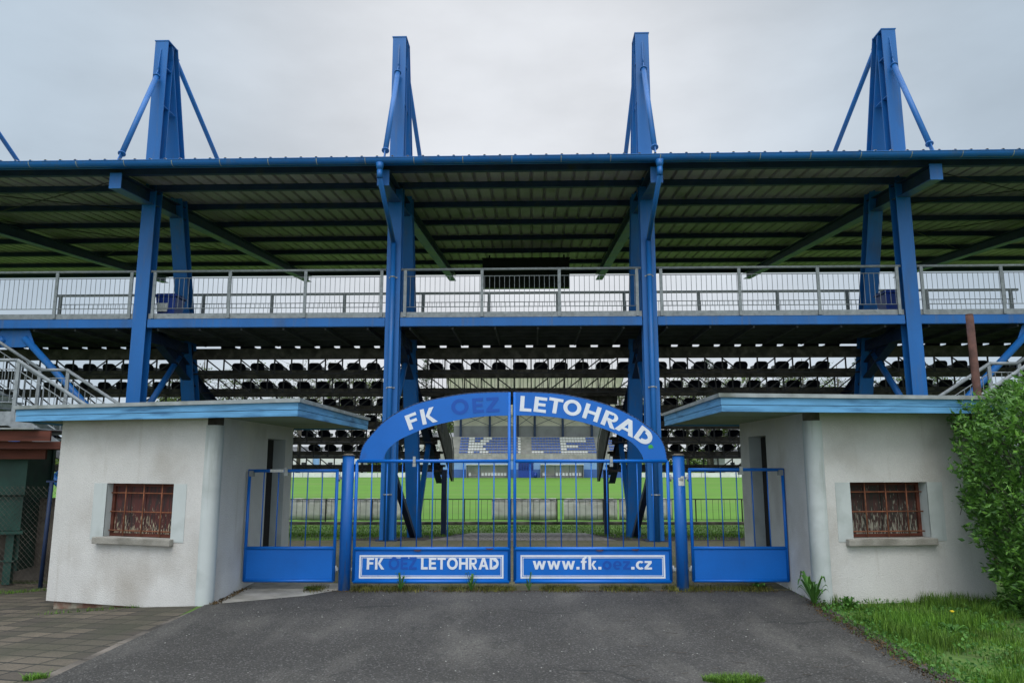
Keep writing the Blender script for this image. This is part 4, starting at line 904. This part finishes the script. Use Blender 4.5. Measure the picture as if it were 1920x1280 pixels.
m = MB(); m.prism([(9.2, 10.7), (-4.5, 16.2), (-4.5, 16.9), (9.2, 11.1)], 'x', -10.8, 18.2); m.build('roof', M['glaze'], fs_)
m = MB()
x = -10.6
while x < 18.2: m.beam((x, 9.2, 10.65), (x, -4.5, 16.15), (1, 0, 0), .12, .1); x += 1.2
m.build('roof_rib', M['fargrey'], fs_)
m = MB(); m.box(-10.9, 18.3, -4.9, -4.51, 16.2, 17.2); m.build('roof_fascia', M['soffit'], fs_)
x0, x1 = fx(972), fx(1000); m = MB(); m.box(x0, x1, .18, .29, 0, 2.7)
m.build('door', M['bin'], fs_)
m = MB(); 
for k_ in range(9):
    x = x0 + .15 + k_ * (x1 - x0 - .3) / 8; m.tube((x, .12, 1.2), (x, .12, 2.6), .04, 6)
m.build('door_bars', M['darksteel'], fs_)
for px in range(838, 1150, 9):
    m_ = None
m = MB(); m.box(-12.3, 18, .15, .2, 4.3, 4.36)
x = -12.2
while x < 18: m.box(x - .02, x + .02, .15, .2, 3.121, 4.3); x += .8
m.build('ledge_railing', M['galv'], fs_)
# seats: K, L and E in white on blue
bs0 = seat_mesh('stadium_seat', M['bseat'], .46, .36, .38); ws0 = seat_mesh('stadium_seat', M['wseat'], .46, .36, .38); ub = [False, False]
GX0, PIT = -8.75, .505
K_ = ['110000111', '110001110', '111111100'[:9], '111110000', '111111000', '110001110', '110000111']
Krow = {0: (3, 4, 8, 9, 10), 1: (3, 4, 7, 8, 9), 2: (3, 4, 5, 6, 7, 8), 3: (3, 4, 5, 6, 7), 4: (3, 4, 5, 6, 7, 8), 5: (3, 4, 7, 8, 9), 6: (3, 4, 8, 9, 10)}
n_w = {}; n_b = {}; bluem = MB()
for r_ in range(7):          # 0 = top row
    tt = 6 - r_
    y = 1.2 + .8 * tt + .35; z = 3.1 + .48 * (tt + 1)
    blocks = [('left', fx(863, 130), fx(979, 130)), ('middle', fx(996, 130), fx(1118, 130)), ('right', fx(1139, 130), fx(1160, 130))]
    for bn, a, b in blocks:
        k_ = 0; x = a + .25
        while x < b - .2:
            if bn == 'left': wht = k_ in Krow[r_] or (k_ in (20, 21)) or (r_ >= 5 and k_ >= 20); letter = 'K' if k_ < 15 else 'L'
            elif bn == 'middle':
                wht = (r_ >= 5 and k_ < 4) or (k_ in (10, 11)) or (r_ in (0, 1, 5, 6) and 10 <= k_ <= 18) or (r_ == 3 and 10 <= k_ <= 15); letter = 'L' if k_ < 6 else 'E'
            else: wht = False; letter = ''
            if not wht:
                bmesh_ = bs0.data; bluem.add([(v.co.x * -1 + x, v.co.y * -1 + FY + y + .30, v.co.z + FZ + z + .002) for v in bmesh_.vertices], [tuple(p.vertices) for p in bmesh_.polygons]); k_ += 1; x += PIT; continue
            q = 1; src = ws0
            o = src if not ub[q] else src.copy()
            if ub[q]: C.objects.link(o)
            ub[q] = True
            o.location = (x, FY + y, FZ + z + .002); o.rotation_euler = (0, 0, math.pi)
            o.location.y += .30
            if wht:
                kk = (r_, letter); n_w[kk] = n_w.get(kk, 0) + 1
                tag(o, f'{ORD[n_w[kk] - 1]} white seat from the left in letter {letter}, {ORD[r_]} row of the far stand', 'seat', 'white seats of the far stand')
            k_ += 1; x += PIT
o = bluem.build('seats', M['bseat']); tag(o, 'rows of blue plastic seats on the far stand, around the white letters', 'seats', kind='stuff'); bpy.data.objects.remove(bs0)
# dugouts
def dugout(a, b, label):
    d = empty('dugout', ((a + b) / 2, FY - 1.6, FZ)); tag(d, label, 'dugout', 'team dugouts in front of the far stand'); hw = (b - a) / 2
    m = MB(); m.box(-hw, hw, 1.4, 1.45, 0, 2.05); m.build('back_panel', M['glaze'], d)
    m = MB(); m.prism([(-.2, 2.1), (1.5, 2.0), (1.5, 2.12), (-.2, 2.22)], 'x', -hw - .05, hw + .05); m.build('roof', M['farwhite'], d)
    for sg in (-1, 1):
        m = MB(); m.box(sg * hw - .04, sg * hw + .04, .1, 1.39, 0, 2.0); m.build('side_panel', M['fargrey'], d)
    for k_ in (1, 2):
        m = MB(); x = -hw + 2 * hw * k_ / 3; m.box(x - .03, x + .03, 0, .08, 0, 2.05); m.build('post', M['darksteel'], d)
    m = MB(); m.box(-hw + .2, hw - .2, .7, 1.1, .28, .34); m.box(-hw + .2, hw - .2, .8, .95, .0, .27); m.build('bench', M['fargrey'], d)
    n = 12
    for k_ in range(n):
        if k_ in (1,2,3): continue
        x = -hw + .5 + (2 * hw - 1) * k_ / (n - 1); m = MB(); m.prism([(x - .2, .35), (x + .2, .35), (x + .2, .75), (x + .12, .85), (x - .12, .85), (x - .2, .75)], 'y', 1.05, 1.12); m.box(x - .2, x + .2, .7, 1.045, .345, .40); m.build('dugout_seat', M['wseat'], d)
dugout(fx(876), fx(953), 'white dugout with bench seats left of the blue door of the far stand')
dugout(fx(1013), fx(1092), 'white dugout with bench seats right of the blue door of the far stand')
b2 = MB(); b2.tube((0, 0, 0), (0, 0, .75), .26, 14, .3); b2.tube((0, 0, .75), (0, 0, .9), .31, 14, .12)
o = b2.build('litter_bin', M['bin']); o.location = (fx(1003.5), FY - .6, FZ); tag(o, 'small round blue bin on the pitch edge beside the far blue door', 'bin')
# far boundary fences
for a, b, lab in ((-75, -15.2, 'long low white boundary fence on the far left side of the pitch'), (19, 75, 'long low white boundary fence on the far right side of the pitch')):
    f_ = empty('boundary_fence', ((a + b) / 2, FY - .4, FZ)); tag(f_, lab, 'fence', 'white boundary fences'); hw = (b - a) / 2
    m = MB(); m.box(-hw, hw, -.04, .04, .08, .8); m.build('fence_panel', M['farwhite'], f_)
    m = MB(); m.tube((-hw, 0, 1.1), (hw, 0, 1.1), .04, 6); m.build('top_rail', M['galv'], f_)
    x = -hw
    while x < hw:
        m = MB(); m.box(x - .05, x + .05, -.06, .06, 0, 1.14); m.build('post', M['galv'], f_); x += 3.1
def house(x, y, wd, dp, h, lab, mwall, roof=1.5, nm='building'):
    b = empty(nm, (x, y, FZ)); tag(b, lab, 'building')
    m = MB(); m.box(-wd / 2, wd / 2, 0, dp, 0, h); m.build('wall', mwall, b)
    m = MB(); m.prism([(-.3, h), (dp / 2, h + roof), (dp + .3, h)], 'x', -wd / 2 - .3, wd / 2 + .3); m.build('roof', M['fargrey'], b)
    k_ = -wd / 2 + 1.5
    while k_ < wd / 2 - 1:
        m = MB(); m.box(k_ - .45, k_ + .45, -.03, .02, 1.2, 2.4); m.build('window', M['board'], b); k_ += 2.6
house(-37.5, 146, 15, 8, 4.0, 'long pale building seen low between the left hut and gate post', M['farwhite'])
house(-15.2, 150, 7, 7, 7.2, 'white building beside the far stand at its left end', M['farwhite'], 1.2)
house(52, 150, 18, 9, 3.6, 'pale low building seen beside the right side gate', M['farwhite'])
for px, lab in ((578, 'tall blue and white banner flag left of the far stand'),):
    f_ = empty('flag_banner', (fx(px), FY + 3, FZ)); tag(f_, lab, 'flag')
    m = MB(); m.tube((0, 0, 0), (0, 0, 5.6), .05, 8); m.build('pole', M['galv'], f_)
    m = MB(); m.box(-.1, -.08, 0, 0, 0, 0)
    m = MB()
    vs = []
    for k_ in range(6):
        for j in range(9): vs.append((.06 + k_ * .22, .06 * math.sin(k_ * 1.3 + j * .4), .9 + j * .57))
    m.add(vs, [(k_ * 9 + j, k_ * 9 + 9 + j, k_ * 9 + 10 + j, k_ * 9 + 1 + j) for k_ in range(5) for j in range(8)], True); o = m.build('cloth', M['farlight'], f_); sl = o.modifiers.new('t', 'SOLIDIFY'); sl.thickness = .01

# ---------------------------------------------------------------- left: stall, fence, wall
st = empty('green_stall', (-8.35, 12.3, -.3), R(8)); tag(st, 'dark green sheet metal stall under a red brown timber roof, behind wire mesh', 'stall')
m = MB(); m.box(-3.5, .36, -.1, -.05, 1.42, 2.2); 
m.build('flap', M['green'], st)
m = MB(); m.box(-3.5, .30, .0, .06, .85, 1.40); m.box(-3.5, .40, -.12, .05, .80, .845); m.build('counter_panel', M['green'], st)
m = MB(); m.box(-3.5, .3, .9, 1.0, 0, 2.2); m.box(.2, .28, .062, .9, .2, 2.2); m.build('wall', M['green'], st)
for x in (-2.6, -1.2, .17):
    m = MB(); m.box(x - .06, x + .06, -.02, .08, 0, .80); m.box(x - .11, x + .11, -.05, .11, .36, .375); m.build('leg', M['green'], st)
m = MB(); m.box(-3.6, .95, -.75, -.70, 2.28, 2.44); m.box(-3.6, 1.3, -.62, 1.2, 2.16, 2.275); m.box(-3.6, .75, -.40, -.34, 2.0, 2.155)
rf_ = m.build('roof', M['redwood'], st)
m = MB(); m.add([(-3.7, -.85, 2.47), (.75, -.85, 2.46), (1.55, 1.5, 2.44), (-3.7, 1.5, 2.44), (-3.7, -.85, 2.49), (.75, -.85, 2.48), (1.55, 1.5, 2.46), (-3.7, 1.5, 2.46)], [(0, 3, 2, 1), (4, 5, 6, 7), (0, 1, 5, 4), (1, 2, 6, 5), (2, 3, 7, 6), (3, 0, 4, 7)]); m.build('roof_sheet', M['flash'], rf_)
m = MB(); m.box(-9.0, -4.2, 12.95, 13.15, -.6, 1.03); o = m.build('concrete_wall', M['darkconcrete']); tag(o, 'stained dark concrete wall between the stall and the left hut', 'wall')
wf = empty('mesh_fence', (-7.42, 12.0, -.35)); tag(wf, 'wire mesh fence on a thin dark post beside the left hut', 'fence')
m = MB(); m.tube((0, 0, 0), (.02, 0, 1.68), .032, 10); m.box(-.06, .09, -.02, .02, 1.68, 1.71); m.build('post', M['darksteel'], wf)
m = MB(); y_ = 0
def meshw(x0, x1, z0, z1, p=.085):
    d = z1 - z0; x = x0 - d
    while x < x1:
        for sg in (1, -1):
            xa, xb = (x, x + d) if sg > 0 else (x + d, x)
            za, zb = z0, z1
            pa = [(xa, za), (xb, zb)]
            # clip in x
            def cl_(xx): return za + (zb - za) * (xx - xa) / (xb - xa)
            lo, hi = max(x0, min(xa, xb)), min(x1, max(xa, xb))
            if hi - lo > .02: m.tube((lo, .0 + .003 * sg, cl_(lo)), (hi, .003 * sg, cl_(hi)), .0022, 3, caps=False)
        x += p
meshw(-2.2, .0, .05, 1.62); meshw(.03, 1.1, .05, 1.62)
m.build('wire_mesh', M['darkconcrete'], wf)
# ---------------------------------------------------------------- foliage helpers
def leaves(m, pts, size, lean=.5, flat=1.0, tmin=0., tmax=1., rnd=random):
    if m.tint is None: m.tint = [.5] * len(m.f)
    for (p, nrm) in pts:
        s = size * rnd.uniform(.6, 1.3); a = Vector((rnd.gauss(0, 1), rnd.gauss(0, 1), rnd.gauss(0, 1) * .7)) + Vector(nrm) * .8; a.normalize()
        b = a.orthogonal().normalized(); b = (Matrix.Rotation(rnd.uniform(0, 6.28), 3, a) @ b); c = a.cross(b); p = Vector(p)
        L_ = s; W_ = s * .5 * flat
        o = len(m.v); tip = p + a * L_; mid = p + a * L_ * .45
        m.v += [tuple(p), tuple(mid + b * W_ * .5 + c * s * .08), tuple(tip), tuple(mid - b * W_ * .5 + c * s * .08)]
        m.f.append((o, o + 1, o + 2, o + 3)); m.sm.append(False); m.tint.append(rnd.uniform(tmin, tmax))
def blades(m, pts, h0, h1, wd, rnd=random, lean=.35):
    if m.tint is None: m.tint = [.5] * len(m.f)
    for (x, y, z) in pts:
        h = rnd.uniform(h0, h1); a = rnd.uniform(0, 6.28); ln = rnd.uniform(.05, lean) * h; wv = Vector((math.cos(a + 1.57), math.sin(a + 1.57), 0)) * wd * rnd.uniform(.6, 1.3) * .5
        d = Vector((math.cos(a), math.sin(a), 0)); p = Vector((x, y, z)); q = p + d * ln * .35 + Vector((0, 0, h * .6)); t = p + d * ln * 1.3 + Vector((0, 0, h))
        o = len(m.v); m.v += [tuple(p - wv), tuple(p + wv), tuple(q + wv * .7), tuple(q - wv * .7), tuple(t)]
        tt = rnd.random(); m.f += [(o, o + 1, o + 2, o + 3), (o + 3, o + 2, o + 4)]; m.sm += [False, False]; m.tint += [tt, tt]
# grass verge on the right
def edge_x(y): return lerp(y, [(4, 3.36), (6.4, 3.34), (7.4, 3.44), (8.5, 3.5), (9.3, 3.66)])
m = MB(); pts = []; rnd = random.Random(3)
from mathutils import noise as mn
while len(pts) < 46000:
    x = rnd.uniform(3.3, 7.8); y = 4.9 + (10.2 - 4.9) * rnd.random()
    e_ = edge_x(y) + .06 * math.sin(y * 9) + .05 * math.sin(y * 23)
    if x < e_: continue
    if y > 9.0 + .113 * (x - 3.8) + .03 and x > 3.68: continue
    dd = mn.noise(Vector((x * 1.7, y * 1.7, 0)))
    if rnd.random() > .68 + 1.5 * dd: continue
    pts.append((x, y, gz(x, y) + .0, dd, x - e_))
m.tint = []
for grp in (0, 1, 2):
    sel = [p for p in pts if (0 if p[4] < .22 else (1 if p[3] < .12 else 2)) == grp]
    hh = ((.015, .05), (.03, .09), (.06, .17))[grp]
    blades(m, [p[:3] for p in sel], hh[0], hh[1], .007, rnd)
o = m.build('grass', M['grass']); tag(o, 'tall green grass verge in front of the right hut', 'grass', kind='stuff')
o['label'] = 'lush green grass verge in front of the right hut'
m = MB(); m.tint = []; pts = []
while len(pts) < 6500:                                   # clover and small broad leaves in the verge
    x = rnd.uniform(3.3, 7.6); y = rnd.uniform(5.0, 9.4); e_ = edge_x(y) + .05 * math.sin(y * 11)
    if x < e_ - .03 or (y > 8.95 + .113 * (x - 3.8) and x > 3.68): continue
    if mn.noise(Vector((x * 2.3, y * 2.3, 5))) < (.0 if x - e_ > .35 else -.6): continue
    pts.append(((x, y, gz(x, y) + rnd.uniform(.0, .07)), (rnd.uniform(-.5, .5), rnd.uniform(-.5, .5), .5)))
leaves(m, pts, .035, flat=1.5, rnd=rnd)
o = m.build('ground_cover', M['weed']); tag(o, 'clover and low broad leaves among the verge grass', 'ground cover', kind='stuff')
# moss and weeds along the gate line, joint weeds
m = MB(); m.tint = []; pts = []
while len(pts) < 9000:
    x = rnd.uniform(-2.7, 3.7); y = rnd.gauss(10.03, .10)
    if mn.noise(Vector((x * 2.4, 0, 9))) + rnd.uniform(-.25, .25) < -.02: continue
    pts.append((x, y, gz(x, y)))
blades(m, pts, .015, .075, .006, rnd, 1.1)
o = m.build('weeds', M['moss']); tag(o, 'thin line of grass and moss growing under the gates', 'weeds', kind='stuff')
m = MB(); m.tint = []; pts = []
for (cx_, cy_, rx_, ry_, n_) in ((1.72, 6.02, .24, .09, 1500), (-3.75, 6.12, .10, .05, 300), (-5.0, 9.25, .8, .02, 160), (-7.6, 11.6, .9, .12, 500)):
    for _ in range(n_):
        a = rnd.uniform(0, 6.28); r0 = math.sqrt(rnd.random()); x = cx_ + rx_ * r0 * math.cos(a); y = cy_ + ry_ * r0 * math.sin(a); pts.append((x, y, gz(x, y)))
blades(m, pts, .02, .06, .007, rnd, 1.2)
o = m.build('grass', M['grass']); tag(o, 'short tufts of grass in cracks of the driveway and paving', 'grass', kind='stuff')
# grass behind the stand
m = MB(); m.tint = []; pts = []
while len(pts) < 30000:
    y = rnd.uniform(17.8, 35.2); x = rnd.uniform(-13, 15)
    pl_, pr__ = -2.0 + .04 * (y - 17.3), 2.4 + .03 * (y - 17.3)
    if y < 28.25 and pl_ - .1 < x < pr__ + .1: continue
    if y < 22 and abs(x) < 6 and mn.noise(Vector((x, y, 2))) < .15: continue
    pts.append((x, y, gz(x, y)))
blades(m, pts, .03, .09, .02, rnd)
o = m.build('grass', M['grass']); tag(o, 'rough grass bank under and behind the grandstand', 'grass', kind='stuff')
# rosette weeds as individual plants
def rosette(name, x, y, n, L_, W_, up, label, cat_='plant', seed=1):
    r = random.Random(seed); e_ = empty(name, (x, y, gz(x, y))); m = MB(); m.tint = []
    for k_ in range(n):
        a = 6.28 * k_ / n + r.uniform(-.3, .3); l = L_ * r.uniform(.7, 1.15); u = up * r.uniform(.5, 1.3); d = Vector((math.cos(a), math.sin(a), 0)); sd_ = Vector((-d.y, d.x, 0)); prev = None; seg = 6; tt = r.random()
        for j in range(seg + 1):
            t = j / seg; c_ = d * l * (math.sin(t * 1.4) / .985) * (1 - .35 * u) + Vector((0, 0, l * (u * math.sin(t * 2.2) * .9 + .02))); wv = W_ * (math.sin(math.pi * min(1, t * .92 + .06)) ** .7) * (1 + .25 * (-1) ** j) / 2
            cur = (len(m.v), len(m.v) + 1, len(m.v) + 2); m.v += [tuple(c_ - sd_ * wv + Vector((0, 0, wv * .4))), tuple(c_), tuple(c_ + sd_ * wv + Vector((0, 0, wv * .4)))]
            if prev: m.f += [(prev[0], prev[1], cur[1], cur[0]), (prev[1], prev[2], cur[2], cur[1])]; m.sm += [True, True]; m.tint += [tt, tt]
            prev = cur
    m.build('leaves', M['weed'], e_); tag(e_, label, cat_); return e_
rosette('burdock', 3.55, 9.0, 15, .33, .046, 1.0, 'large upright weed with long leaves at the right hut corner', seed=4)
rosette('small_weed', 3.86, 8.78, 16, .15, .06, .9, 'low bushy weed just right of the large upright weed', seed=8)
rosette('dandelion', 3.25, 10.08, 11, .17, .04, .5, 'dandelion rosette under the right side gate', seed=5)
rosette('small_weed', -2.62, 10.0, 9, .12, .05, .35, 'bright green weed on the ground left of the left gate post', seed=6)
rosette('small_weed', -1.45, 9.93, 8, .15, .03, 1.5, 'weed tuft standing before the letters FK on the left leaf', seed=11)
rosette('small_weed', -.53, 9.93, 10, .16, .035, 1.6, 'weed tuft standing before the end of the left gate lettering', seed=12)
rosette('small_weed', .22, 9.93, 6, .14, .022, 1.6, 'slim weed at the left corner of the right gate leaf', seed=13)
rosette('dandelion', 4.35, 7.6, 12, .16, .04, .5, 'dandelion with yellow flower nearer the hut in the verge', seed=14)
rosette('dandelion', 5.05, 6.7, 12, .16, .04, .5, 'dandelion with yellow flower nearer the camera in the verge', seed=15)
for nm_, (x, y) in (('a', (4.35, 7.6)), ('b', (5.05, 6.7))):
    for o in [o for o in C.objects if o.name.startswith('dandelion') and abs(o.location.x - x) < .01]:
        m = MB(); m.tube((0, 0, 0), (.01, 0, .2), .003, 5); m.build('stem', M['weed'], o)
        m = MB(); m.tube((.01, 0, .2), (.012, 0, .215), .008, 10, .022); m.tube((.012, 0, .215), (.012, 0, .22), .022, 10, .012); m.build('flower', M['yellow'], o)
# litter: tiny pale bits and twigs on the asphalt
m = MB(); m.tint = None
for _ in range(110):
    x = rnd.uniform(-3.3, 3.4); y = rnd.uniform(5.8, 9.8); s_ = rnd.uniform(.004, .010); a = rnd.uniform(0, 3.14)
    m.beam((x, y, .012), (x + s_ * 1.5 * math.cos(a), y + s_ * 1.5 * math.sin(a), .013), (0, 0, 1), .004, s_)
o = m.build('gravel', M['farconc']); tag(o, 'pale grit and stone chips scattered on the driveway', 'gravel', kind='stuff')
m = MB()
for _ in range(26):
    x = rnd.uniform(.5, 3.5); y = rnd.uniform(5.8, 8.8) if rnd.random() < .5 else rnd.uniform(5.8, 7); a = rnd.uniform(-.6, .6); l = rnd.uniform(.04, .16)
    m.tube((x, y, .014), (x + l * math.cos(a), y + l * math.sin(a), .018), .0022, 5)
o = m.build('twigs', M['bark']); tag(o, 'thin dry twigs lying on the driveway', 'twigs', kind='stuff')
# leaf litter and soil along the driveway edge and hut foot
m = MB(); m.tint = []; pts = []
for _ in range(1500):
    y = rnd.uniform(5.6, 9.2); x = edge_x(y) + rnd.gauss(-.02, .06); pts.append(((x, y, gz(x, y) + .012 + rnd.random() * .01), (0, 0, .3)))
for _ in range(900):
    x = rnd.uniform(-2.6, 3.6); y = rnd.gauss(9.9, .05); pts.append(((x, y, gz(x, y) + .012), (0, 0, .3)))
for _ in range(500):
    t_ = rnd.random(); x = -3.56 + rnd.gauss(.04, .03); y = 9.0 + t_ * 1.1; pts.append(((x, y, gz(x, y) + .014), (0, 0, .3)))
leaves(m, pts, .022, flat=1.2, rnd=rnd)
o = m.build('leaf_litter', M['litter']); tag(o, 'dead brown leaf litter along the driveway edge and gate line', 'leaf litter', kind='stuff')
# hedge bush right
hb = empty('leafy_bush', (6.62, 8.3, -.1)); tag(hb, 'tall dense green bush covering the right end of the right hut', 'bush')
m = MB(); m.tint = []; pts = []; rnd = random.Random(11)
def bush_r(a, z):   # radius factor
    return 1 + .17 * mn.noise(Vector((math.cos(a) * 1.6, math.sin(a) * 1.6, z * 1.3))) + .20 * mn.noise(Vector((math.cos(a) * 4, math.sin(a) * 4, z * 3.4 + 7)))
tw = MB()
cnt = 0
while cnt < 6800:
    z = rnd.uniform(.0, 2.62); a = rnd.uniform(0, 6.2832)
    zf = z / 2.6; base = 1.36 * (1 - .0 * zf) * (1 if zf < .8 else math.sqrt(max(.05, 1 - ((zf - .8) / .24) ** 2)))
    if zf < .42: base *= .70 + .30 * (zf / .42)
    rr_ = base * bush_r(a, z) * (1 - abs(rnd.gauss(0, .13)))
    p = Vector((rr_ * math.cos(a), rr_ * .82 * math.sin(a), z)); nn = Vector((math.cos(a), math.sin(a), .45 + zf))
    if zf < .5 and rnd.random() < .25 * (1 - zf): cnt += 1; continue
    d = (nn + Vector((rnd.gauss(0, .5), rnd.gauss(0, .5), rnd.gauss(.1, .4)))).normalized(); l = rnd.uniform(.07, .2)
    for k_ in range(7):
        q = p + d * l * (k_ / 6) ; pts.append((q + Vector((rnd.gauss(0, .012), rnd.gauss(0, .012), rnd.gauss(0, .012))), d * .6))
    if cnt % 5 == 0: tw.tube(p - d * .18, p + d * l, .004, 4, .002, caps=False)
    cnt += 1
leaves(m, pts, .076, flat=.85, rnd=rnd)
m.build('foliage', M['hedge'], hb)
for k_ in range(16):
    a = rnd.uniform(0, 6.28); q = Vector((.25 * math.cos(a), .2 * math.sin(a), -.1)); t_ = Vector((1.0 * math.cos(a), .8 * math.sin(a), rnd.uniform(1.2, 2.2))); mid = (q + t_) / 2 + Vector((0, 0, .2))
    tw.tube(q, mid, .022, 6, .014); tw.tube(mid, t_, .014, 6, .005)
tw.build('stems', M['bark'], hb)
# ---------------------------------------------------------------- trees beyond the pitch
def tree_mesh(seed, H_, kind):
    r = random.Random(seed); tr = MB(); lf = MB(); lf.tint = []
    tr.tube((0, 0, -.3), (r.uniform(-.2, .2), 0, H_ * .5), H_ * .018, 8, H_ * .011); tr.tube((0, 0, H_ * .5), (0, r.uniform(-.2, .2), H_ * .93), H_ * .011, 6, H_ * .002)
    pts = []
    if kind == 'pine':
        for k_ in range(int(H_ * 5)):
            z = H_ * (.12 + .86 * (k_ / (H_ * 5))); a = r.uniform(0, 6.28); l = (H_ - z) * .26 + .25; e_ = Vector((l * math.cos(a), l * math.sin(a), z - l * .25)); tr.tube((0, 0, z), e_, .03, 4, .01, caps=False)
            for j in range(22):
                t = r.uniform(.15, 1); p = Vector((0, 0, z)).lerp(e_, t) + Vector((r.gauss(0, .2), r.gauss(0, .2), r.gauss(0, .12))); pts.append((p, (0, 0, -.4)))
        leaves(lf, pts, .42, flat=.5, rnd=r)
    else:
        nb = 26 if kind == 'full' else 22
        for k_ in range(nb):
            z0 = H_ * r.uniform(.22, .72); a = r.uniform(0, 6.28); l = H_ * r.uniform(.16, .30) * (1.15 - .5 * abs(z0 / H_ - .45)); up = r.uniform(.35, 1.0)
            e_ = Vector((l * math.cos(a), l * math.sin(a), z0 + l * up)); st_ = Vector((0, 0, z0)); tr.tube(st_, e_, H_ * .0055, 5, H_ * .0016, caps=False)
            for q in range(5):
                s2 = st_.lerp(e_, r.uniform(.3, 1)); e2_ = s2 + Vector((r.gauss(0, 1), r.gauss(0, 1), r.gauss(.5, .6))) * l * .28; tr.tube(s2, e2_, H_ * .0022, 4, H_ * .0008, caps=False)
                for j in range(26 if kind == 'full' else 13):
                    p = s2.lerp(e2_, r.uniform(.2, 1.1)) + Vector((r.gauss(0, .38), r.gauss(0, .38), r.gauss(0, .3))); pts.append((p, (r.gauss(0, .5), r.gauss(0, .5), .3)))
                for j in range(3):
                    s3 = s2.lerp(e2_, r.uniform(.3, 1)); e3 = s3 + Vector((r.gauss(0, 1), r.gauss(0, 1), r.gauss(.3, .6))) * .7; tr.tube(s3, e3, .025, 3, .012, caps=False)
        leaves(lf, pts, .34 if kind == 'full' else .26, flat=1.2, rnd=r)
    return tr, lf
protos = {}
for key, sd_, H_, kind in (('bare', 21, 18, 'bare'), ('bare2', 22, 16, 'bare'), ('full', 23, 16, 'full'), ('full2', 26, 13, 'full'), ('pine', 24, 17, 'pine')):
    tr, lf = tree_mesh(sd_, H_, kind); e_ = empty('tree')
    tr.build('trunk', M['bark'], e_); lf.build('crown', M['pineleaf'] if kind == 'pine' else M['treeleaf'], e_); protos[key] = [e_, False]
spots = [('bare', -38, 152, 1.0, 'bare-branched tree far left beyond the pitch, above the pale building'), ('bare2', -30, 148, 1.05, 'thin tree with sparse leaves left of the second tall column'), ('full2', -24, 156, 1.0, 'leafy green tree beyond the pitch behind the second tall column'),
         ('full', -13.8, 165, .95, 'full green tree beside the left end of the far stand'), ('pine', -17.5, 150, 1.02, 'dark conifer left of the far stand'), ('bare', -46, 150, .9, 'sparse spring tree left of the pale building'), ('bare2', -57, 155, 1.1, 'sparse tree beyond the pitch seen under the walkway, far left bay'),
         ('full2', -66, 150, 1.1, 'round green tree at the far left end of the pitch'), ('bare', -75, 158, 1.0, 'leftmost sparse tree beyond the pitch'), ('pine', -51, 165, .9, 'conifer standing between the sparse trees on the far left'),
         ('bare2', 22, 150, .95, 'sparse tree just right of the far stand'), ('bare', 29, 148, 1.0, 'tall sparse tree behind the right gate post'), ('full', 36, 152, .95, 'leafy tree above the right side gate'), ('pine', 42, 156, 1.05, 'conifer beyond the pitch above the right side gate'), ('bare2', 48, 149, 1.05, 'sparse tree behind the pale low building'),
         ('full', 55, 154, 1.1, 'large leafy tree seen left of the rightmost tall column'), ('full2', 62, 150, 1.2, 'round leafy tree seen right of the right hut roof corner'), ('bare', 69, 155, 1.0, 'sparse tree behind the rightmost tall column'), ('pine', 76, 160, 1.1, 'conifer at the far right beyond the pitch'), ('full', 84, 152, 1.1, 'leafy tree at the far right end of the pitch'),
         ('bare', -42, 146, 1.02, 'budding tree between the sparse trees on the left, above the pale building'), ('bare2', -34, 157, 1.1, 'pale budding tree close behind the leftmost part of the pitch fence line'), ('bare', -62, 147, 1.05, 'open-crowned tree seen between the first and second tall columns'), ('bare', 33, 158, 1.0, 'open-crowned tree behind the right side gate'), ('bare2', 39, 147, 1.0, 'budding tree seen over the left end of the right hut roof'), ('full2', 45.5, 158, 1.15, 'rounded green crown behind the middle of the right hut roof'), ('bare', 58.5, 147, 1.0, 'budding tree above the window of the right hut'), ('full2', 73, 149, 1.1, 'rounded green crown just left of the rusty pole'), ('bare2', 80, 158, 1.0, 'budding tree just right of the rusty pole'),
         ('bare2', 92, 156, 1.1, 'rightmost sparse tree beyond the pitch')]
for key, x, y, s_, lab in spots:
    e_, u_ = protos[key]; o = e_ if not u_ else copy_tree(e_); protos[key][1] = True
    o.location = (x, y, FZ); s_ *= 1.38; o.scale = (s_, s_, s_); o.rotation_euler = (0, 0, x * 1.7); tag(o, lab, 'tree', 'trees beyond the pitch')
m = MB(); m.tint = []; pts = []; rnd = random.Random(31)
for _ in range(26000):
    x = rnd.uniform(-150, 150); y = 185 + rnd.uniform(-6, 6); h = 5.0 + 3 * mn.noise(Vector((x * .06, 0, 3))) + 1.5 * mn.noise(Vector((x * .3, 0, 8)))
    if -8 < x < 20: h *= .6
    pts.append(((x, y, FZ + rnd.random() ** .7 * h), (0, -.4, .5)))
leaves(m, pts, .9, flat=1.2, rnd=rnd)
o = m.build('woods', M['treeleaf']); tag(o, 'low distant belt of woodland beyond the far trees', 'woods', kind='stuff')
